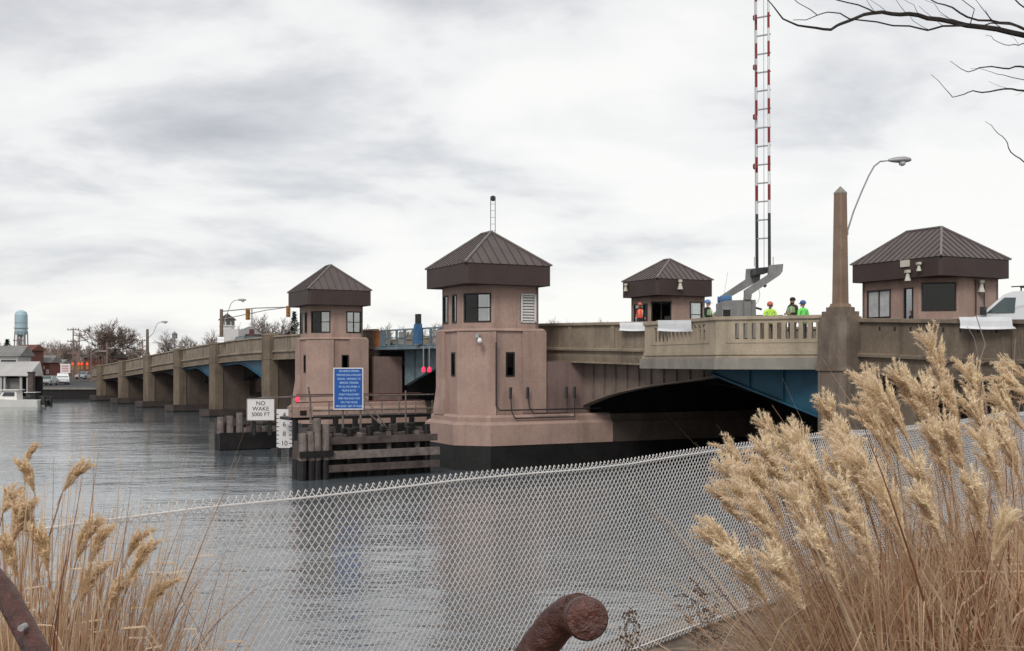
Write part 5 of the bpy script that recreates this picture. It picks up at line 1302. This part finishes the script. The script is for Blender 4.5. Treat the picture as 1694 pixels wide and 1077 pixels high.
def bare_tree(seed, h, r, depth, spread, mt, dens, label, loc, sc=1, group='bare trees beyond the bridge'):
    m = tree_mesh(seed, h, r, depth, spread, mt, dens)
    T = thing('bare_tree', (0, 0, 0), label, 'tree', group)
    t = MB(); t.tube([V((0, 0, -1)), V((0, 0, h*.15)), V((0, 0, h*.3))], [r*1.25, r*1.1, r], 8); t.build('trunk', mt, T)
    m.build('crown', mt, T, recalc=False)
    T.location = loc; T.scale = (sc,)*3
    return T
tA = bare_tree(1, 13.5, .28, 5, 1.0, 'twig', 4, 'spreading pale bare tree behind the bridge, nearest the evergreen', PX(462, 215, 2.2))
tB = bare_tree(12, 13.5, .26, 5, .95, 'twig', 4, 'tall pale bare tree right of the cupola house', PX(425, 210, 2.2))
tC = bare_tree(5, 13, .3, 6, 1.25, 'twigbrown', 4, 'large round brown tree standing above the left end of the bridge', PX(178, 235, 1.4), 1.05)
random.seed(77)
lab = ['bare tree left of the silver cars on the bridge', 'bare tree over the parapet between two lamp poles', 'thin bare tree just left of the traffic signal']
for i, (x, Y, sc) in enumerate(((290, 230, .85), (318, 235, .8), (340, 225, .85))):
    c = dup((tA, tB)[i % 2], PX(x, Y, 1.4), random.uniform(0, 6), lab[i]); c.scale = (sc,)*3
for i, x in enumerate(range(-15, 130, 11)):
    Y = random.uniform(240, 330); c = dup((tA, tB, tC)[i % 3 if i % 3 < 2 else 0], PX(x+random.uniform(-4, 4), Y, 1.4), random.uniform(0, 6), 'bare grey tree in the row behind the far shore buildings', 'trees behind the far shore buildings'); s_ = random.uniform(.5, .68)*Y/240; c.scale = (s_,)*3
for i, (x, y0) in enumerate(((622, 534), (640, 532), (657, 530), (700, 531), (716, 526), (735, 526), (755, 532), (905, 522), (925, 521), (948, 523), (972, 522), (990, 526), (1008, 530), (150, 0), (205, 0), (225, 0))):
    Y = 330 if i < 13 else 300; c = dup((tA, tB)[i % 2], PX(x, Y, 1.4), random.uniform(0, 6), 'bare tree on the far skyline between the towers' if i < 7 else ('bare tree on the skyline right of the near tower' if i < 13 else 'bare tree beyond the left end of the bridge'), 'far skyline trees' if i < 7 else ('skyline trees right of the near tower' if i < 13 else 'trees beyond the bridge end'))
    hz = ((600-y0)*Y/1800+3.6 if y0 else 9); s_ = hz/13.0; c.scale = (s_,)*3
def evergreen(loc, h, label, w=.28):
    T = thing('evergreen_tree', loc, label, 'tree'); random.seed(4)
    m = MB(); m.tube([loc, loc+V((0, 0, h*.9))], [.25, .05], 6); m.build('trunk', 'bark', T)
    m = MB()
    for i in range(1500):
        t = random.random(); z = h*(.1+.9*t); R_ = h*w*(1-t)*(.75+.35*sin(t*40)); az = random.uniform(0, 6.28); rr = R_*sqrt(random.random()); p = loc+V((rr*cos(az), rr*sin(az), z-rr*.25))
        d = V((cos(az), sin(az), random.uniform(-.5, .3)))*random.uniform(.25, .6); s = V((-sin(az), cos(az), .3))*.14; m.quad(p-s, p+s, p+d+s*.3, p+d-s*.3)
    m.build('crown', 'evergreen', T, recalc=False)
evergreen(PX(487, 200, 1.4), 13, 'dark evergreen tree left of the far tower')
evergreen(PX(12, 250, 1.4), 9, 'dark evergreen behind the boathouse roof', .5)
def undergrowth():
    random.seed(8); m = MB()
    for i in range(5200):
        x = random.uniform(-60, 330); Y = random.uniform(255, 300); hz = random.random()**1.5*(6.5 if x < 130 else 3.2); p = PX(x, Y, 1.4+hz)
        d = V((random.gauss(0, .5), 0, random.gauss(.4, .5))); s = V((random.gauss(0, .4), 0, random.gauss(0, .3))); m.quad(p, p+d, p+d+s, p+s)
    tag(m.build('woodland', 'twigbrown', loc=PX(60, 280, 1.4), recalc=False), 'brown brushy woodland on the far shore skyline', 'woodland', kind='stuff')
undergrowth()
# ------------------------------------------------------------------ far shore buildings
def bx(m, x0, x1, y0, y1, z0, z1): m.box(x0, x1, y0, y1, z0, z1)
def house(name, x0, x1, Y, dep, zb, zt_, roofh, label, cat, wall, roofm='shingle', wins=(), gable=True, hip=False):
    a, b = PX(x0, Y, 0).x, PX(x1, Y, 0).x; T = thing(name, V(((a+b)/2, Y, zb)), label, cat)
    m = MB(); m.box(a, b, Y, Y+dep, zb-1, zt_); m.build('wall', wall, T)
    m = MB(); o = .4; ym = Y+dep/2; xc = (a+b)/2
    c = [V((a-o, Y-o, zt_)), V((b+o, Y-o, zt_)), V((b+o, Y+dep+o, zt_)), V((a-o, Y+dep+o, zt_))]
    if roofh > 0:
        k = min(dep/2, (b-a)/2)*.98 if hip else 0
        r0, r1 = V((a-o+k, ym, zt_+roofh)), V((b+o-k, ym, zt_+roofh))
        m.quad(c[0], c[1], r1, r0); m.quad(c[2], c[3], r0, r1); m.quad(c[1], c[2], r1); m.quad(c[3], c[0], r0); m.quad(*c[::-1])
    else: m.box(a-.2, b+.2, Y-.2, Y+dep+.2, zt_, zt_+.4)
    m.build('roof', roofm, T)
    for wx0, wx1, wz0, wz1, mt in wins:
        m = MB(); p, q = PX(wx0, Y, 0).x, PX(wx1, Y, 0).x; m.box(p-.08, q+.08, Y-.07, Y-.01, wz0-.08, wz1+.08); w_ = m.build('window', 'siding', T)
        m = MB(); m.box(p, q, Y-.1, Y-.072, wz0, wz1); m.box((p+q)/2-.03, (p+q)/2+.03, Y-.12, Y-.1, wz0, wz1); m.build('pane', mt, w_)
    return T
zat = lambda y, Y: H+(600-y)*Y/1800
Tb = house('boathouse', -60, 30, 134, 3.6, 1.5, zat(589, 134), 1.3, 'grey two-storey boathouse on posts at the left edge', 'boathouse', 'clap', wins=[(2, 27, zat(605, 134), zat(595, 134), 'pane'), (-30, -10, zat(605, 134), zat(595, 134), 'pane')])
m = MB(); a, b = PX(-60, 130, 0).x, PX(48, 130, 0).x
m.prism([V((a, 130, zat(622, 130))), V((b, 130, zat(622, 130))), V((b, 134.0, zat(622, 130))), V((a, 134.0, zat(622, 130)))], [V((a, 130.1, zat(620, 130))), V((b, 130.1, zat(620, 130))), V((b-.4, 134.0, zat(598, 134))), V((a, 134.0, zat(598, 134)))]); m.build('porch_roof', 'clap', Tb)
for x in (-40, -18, 2, 8, 35, 46):
    m = MB(); p = PX(x, 130.4, 0); m.box(p.x-.12, p.x+.12, p.y-.12, p.y+.12, -.5, zat(622, 130)); m.build('porch_post', 'clap', Tb)
m = MB(); m.box(PX(8, 131, 0).x, PX(33, 131, 0).x, 131, 131.2, 1.0, zat(626, 131)); m.build('garage_door', 'shingle', Tb)
m = MB(); m.box(a, b+1.2, 129.6, 134, .5, .9); m.build('dock', 'timber', Tb)
m = MB(); m.box(a, b, 133.6, 133.9, .9, zat(623, 133)); m.build('porch_shade_panel', 'darkroom', Tb)  # dark panel, shade under the porch roof put into its colour
T_ = thing('mooring_pile', PX(52, 128, 0), 'thick green-grey mooring pile beside the boathouse', 'pile'); m = MB(); p = PX(52, 128, 0); m.box(p.x-.3, p.x+.3, p.y-.3, p.y+.3, -.5, zat(617, 128)); m.box(p.x-.36, p.x+.36, p.y-.36, p.y+.36, zat(617, 128), zat(615, 128)); m.build('shaft', 'timber', T_)
house('brick_building', 27, 50, 175, 5, 1.5, zat(580, 175), 1.0, 'tall red brick building right behind the boathouse', 'building', 'brick', 'brick', wins=[(33, 36, zat(600, 175), zat(594, 175), 'pane'), (42, 45, zat(600, 175), zat(594, 175), 'pane')])
house('brick_building', 54, 82, 180, 4, 1.5, zat(600, 180), 1.2, 'low red brick shop with a grey roof and pale windows', 'building', 'brick', 'shingle', wins=[(60, 63, zat(618, 180), zat(612, 180), 'palepane'), (70, 73, zat(604, 180)-.6, zat(600, 180)-.6, 'palepane'), (77, 80, zat(618, 180), zat(612, 180), 'palepane')])
house('brick_building', 84, 99, 190, 4, 1.5, zat(604, 190), 1.0, 'narrow brown house between the brick shop and the white sign', 'building', 'brick', 'shingle', wins=[(89, 92, zat(616, 190), zat(610, 190), 'pane')])
house('brick_building', 138, 172, 230, 14, 1.5, zat(592, 230), 2.0, 'wide dark red building behind the round brown tree', 'building', 'brick', 'fascia')
house('gray_house', 384, 424, 205, 10, 1.5, zat(553, 205), 1.6, 'low grey house beside the white cupola house', 'house', 'shingle', 'shingle', wins=[(392, 397, zat(560, 205), zat(555, 205), 'palepane')], hip=True)
def cupola():
    Y = 200; c = PX(376, Y, 1.4); T = thing('cupola_house', c, 'white round house with dark pointed roof behind the traffic signal', 'house')
    m = MB(); r = 12*Y/1800; n = 8; m.lathe([(r, c.z-1), (r, zat(541, Y)), (r*1.15, zat(540, Y)), (r*1.15, zat(539, Y)), (r, zat(538.5, Y)), (r, zat(530, Y))], (c.x, c.y), 8); w_ = m.build('wall', 'siding', T)
    m = MB(); m.lathe([(r*1.25, zat(530, Y)), (r*1.25, zat(528.8, Y)), (.1, zat(518.5, Y))], (c.x, c.y), 8); m.build('roof', 'fascia', T)
    for k in range(8):
        an = 2*pi*(k+.5)/8; p = V((c.x+r*.93*cos(an), c.y+r*.93*sin(an), zat(534.5, Y))); m = MB(); t = V((-sin(an), cos(an), 0)); m.beam(p-t*.35, p+t*.35, .1, .7); m.build('window', 'pane', T)
    m = MB(); m.box(c.x-.5, c.x+2.5, Y-1.8, Y+3, 1, zat(545, Y)); m.build('wing', 'siding', T)
cupola()
def spire():
    Y = 210; c = PX(289, Y, 1.4); T = thing('small_cupola', c, 'small grey cupola above the parapet, behind the silver cars', 'cupola')
    m = MB(); m.box(c.x-.08, c.x+.08, Y-.08, Y+.08, 1.4, zat(560, Y)); m.box(c.x-.4, c.x+.4, Y-.4, Y+.4, zat(560, Y), zat(552.5, Y)); m.build('base', 'shingle', T); m = MB(); m.lathe([(.6, zat(552.5, Y)), (.3, zat(550.5, Y)), (.06, zat(548.5, Y))], (c.x, c.y), 6); m.build('roof', 'shingle', T)
spire()
def watertower():
    Y = 480; c = PX(35, Y, 1.4); T = thing('water_tower', c, 'pale blue water tower rising above the far trees', 'water tower'); s = Y/1800
    z = lambda y: zat(y, Y)
    m = MB(); r = 10*s; m.lathe([(r*.35, z(557)), (r*.8, z(553.5)), (r, z(548)), (r, z(521)), (r*.85, z(516.5)), (r*.45, z(513.7)), (r*.1, z(513))], (c.x, c.y), 24); t = m.build('tank', 'tank', T, smooth=False)
    m = MB(); m.lathe([(r*1.12, z(543.5)), (r*1.12, z(542))], (c.x, c.y), 24); m.lathe([(r*1.03, z(534.5)), (r*1.03, z(533.6))], (c.x, c.y), 24); m.build('balcony', 'steel', t)
    for k in range(6):
        a = 2*pi*k/6+.3; m = MB(); m.tube([V((c.x+r*1.15*cos(a), c.y+r*1.15*sin(a), 1)), V((c.x+r*.95*cos(a), c.y+r*.95*sin(a), z(548)))], .3, 6); m.build('leg', 'steel', T)
    m = MB(); m.tube([V((c.x, c.y, 1)), V((c.x, c.y, z(556)))], .6, 8); m.build('riser', 'steel', T)
watertower()
def shopsign():
    Y = 172; c = PX(107.5, Y, 1.5); T = thing('shop_sign', c, 'square white and pink roadside sign board above the white car', 'sign'); a, b = PX(100, Y, 0).x, PX(115.5, Y, 0).x
    m = MB(); m.box(a, b, Y, Y+.3, zat(617, Y), zat(602, Y)); bd = m.build('board', 'signwhite', T)
    m = MB()
    for k in range(3): z = zat(605.5+k*4, Y); m.box(a+.2, b-.2, Y-.03, Y-.005, z-.14, z+.1)
    m.build('pink_band', 'redcoat', bd) if False else m.build('pale_band', mat('faded_pink_paint', (.5, .28, .28), .7, .1, 2), bd)
    m = MB(); m.box((a+b)/2-.1, (a+b)/2+.1, Y+.05, Y+.25, 1.5, zat(617, Y)); m.build('post', 'darkmetal', T)
shopsign()
def upole(x, ytop, Y, label, arms=2, lamp=0, r=.16):
    c = PX(x, Y, 1.5); T = thing('utility_pole', c, label, 'utility pole', 'poles on the far shore')
    z = zat(ytop, Y); m = MB(); m.tube([c, V((c.x, c.y, z))], [r, r*.7], 6); m.build('pole', 'twigbrown', T)
    for k in range(arms):
        m = MB(); zz = z-.5-k*2.2; m.box(c.x-1.1, c.x+1.1, c.y-.08, c.y+.08, zz, zz+.16)
        for q in (-1, -.4, .4, 1): m.box(c.x+q-.05, c.x+q+.05, c.y-.05, c.y+.05, zz+.16, zz+.4)
        m.build('crossarm', 'twigbrown', T)
    if lamp:
        m = MB(); m.tube([V((c.x, c.y, z-1.2)), V((c.x+lamp*.5, c.y, z-.6)), V((c.x+lamp, c.y, z-.6))], .05, 5); m.box(c.x+lamp-.1, c.x+lamp+.7, c.y-.15, c.y+.15, z-.68, z-.5); m.build('lamp_arm', 'steel', T)
upole(121, 542, 205, 'tall utility pole with stacked crossarms left of the round tree', 3)
upole(131, 551, 200, 'leaning utility pole with one long crossarm', 1)
upole(151, 575, 185, 'street pole whose lamp reaches right over the far road', 0, 1.8)
upole(177, 566, 165, 'plain grey pole in front of the round brown tree', 0)
upole(236, 560, 215, 'thin utility pole just left of the arched bridge lamp', 2, 0, .13)
upole(263, 565, 215, 'thin plain pole right of the arched bridge lamp', 0, 0, .1)
upole(32, 560, 200, 'pole rising between the boathouse and the brick building', 1)
def farsignals():
    Y = 185; c = PX(148, Y, 1.5); T = thing('traffic_signal', c, 'cluster of lit red traffic signals over the far shore junction', 'traffic signal')
    m = MB(); m.tube([PX(151, Y, zat(600, Y)), PX(118, Y, zat(600, Y))], .05, 5); m.tube([PX(151, Y, 1.5), PX(151, Y, zat(599, Y))], .12, 6); m.build('mast_arm', 'darkmetal', T)
    for x in (121, 131, 136, 145):
        m = MB(); p = PX(x, Y, zat(602, Y)); m.box(p.x-.18, p.x+.18, Y-.2, Y+.2, p.z-.9, p.z+.3); o = m.build('signal_head', 'amber', T)
        m = MB(); m.tube([V((p.x, Y-.2, p.z)), V((p.x, Y-.28, p.z))], .2, 8); m.build('red_lens', 'redlight', o)
farsignals()
def seawall():
    T = thing('seawall', PX(110, 149, 0), 'dark timber bulkhead along the far shore under the white car', 'seawall'); m = MB()
    a, b = PX(60, 148.6, 0).x, -48.6
    m.box(a-60, b, 148.2, 148.9, -2, 1.35); m.build('sheet_wall', 'timberwet', T)
    m = MB(); m.box(a-60, b, 148.0, 149.1, 1.35, 1.58); m.build('cap', 'grayconc', T)
    m = MB(); m.quad((-90, 149.2, 1.52), (-48, 149.2, 1.52), (-60, 420, 1.52), (-120, 420, 1.52)); tag(m.build('road', 'asphalt'), 'grey asphalt road on the far shore', kind='structure')
seawall()
def boat(loc, label, L=7.2, dark=False, rz=0):
    T = thing('motor_boat', (0, 0, 0), label, 'boat', 'boats by the boathouse')
    m = MB(); n = 10; secs = []
    for i in range(n+1):
        t = i/n; w_ = 1.15*min(1, (1-t)*3.2+.02)**.6 if t > .6 else 1.15; sh = .75+.45*t*t; secs.append([(V((t*L, -w_, sh))), V((t*L, -w_*.8, .0)), V((t*L, 0, -.35*(1-t)-.0)), V((t*L, w_*.8, .0)), V((t*L, w_, sh))])
    b = len(m.v)
    for s in secs: m.v += s
    for i in range(n):
        for j in range(4): m.f.append((b+i*5+j, b+i*5+j+1, b+(i+1)*5+j+1, b+(i+1)*5+j)); m.mi.append(0)
        m.f.append((b+i*5+4, b+i*5, b+(i+1)*5, b+(i+1)*5+4)); m.mi.append(0)
    m.f.append((b, b+1, b+2, b+3, b+4)); m.mi.append(0); m.build('hull', 'timberwet' if dark else 'cream', T)
    m = MB(); f = lambda x, y, z: V((x, y, z)); bot = [(2.4, -.8), (4.6, -.75), (4.6, .75), (2.4, .8)]; top = [(2.5, -.7), (4.0, -.65), (4.0, .65), (2.5, .7)]
    m.prism([V((x, y, .8)) for x, y in bot], [V((x, y, 1.85)) for x, y in top]); cb = m.build('cabin', 'cream' if not dark else 'darkmetal', T)
    m = MB()
    for s in (-1, 1): m.prism([V((2.7, s*.80, 1.2)), V((4.1, s*.77, 1.2)), V((3.9, s*.72, 1.65)), V((2.7, s*.74, 1.65))], [V((2.7, s*.76, 1.2)), V((4.1, s*.73, 1.2)), V((3.9, s*.68, 1.65)), V((2.7, s*.70, 1.65))])
    m.build('cabin_window', 'pane', cb)
    m = MB(); m.box(2.2, 4.5, -.9, .9, 1.86, 1.95); m.build('hardtop', 'cream', cb)
    m = MB(); m.box(-.45, -.05, -.2, .2, .2, 1.25); m.build('outboard_motor', 'darkmetal', T)
    T.location = loc; T.rotation_euler = (0, 0, rz); return T
boat(PX(68, 124, 0), 'cream cabin boat moored in front of the boathouse', 7.6, rz=pi)
boat(PX(82, 128, 0), 'small dark boat tied up behind the cream boat', 4.5, True, rz=pi).scale = (.6, .8, .8)
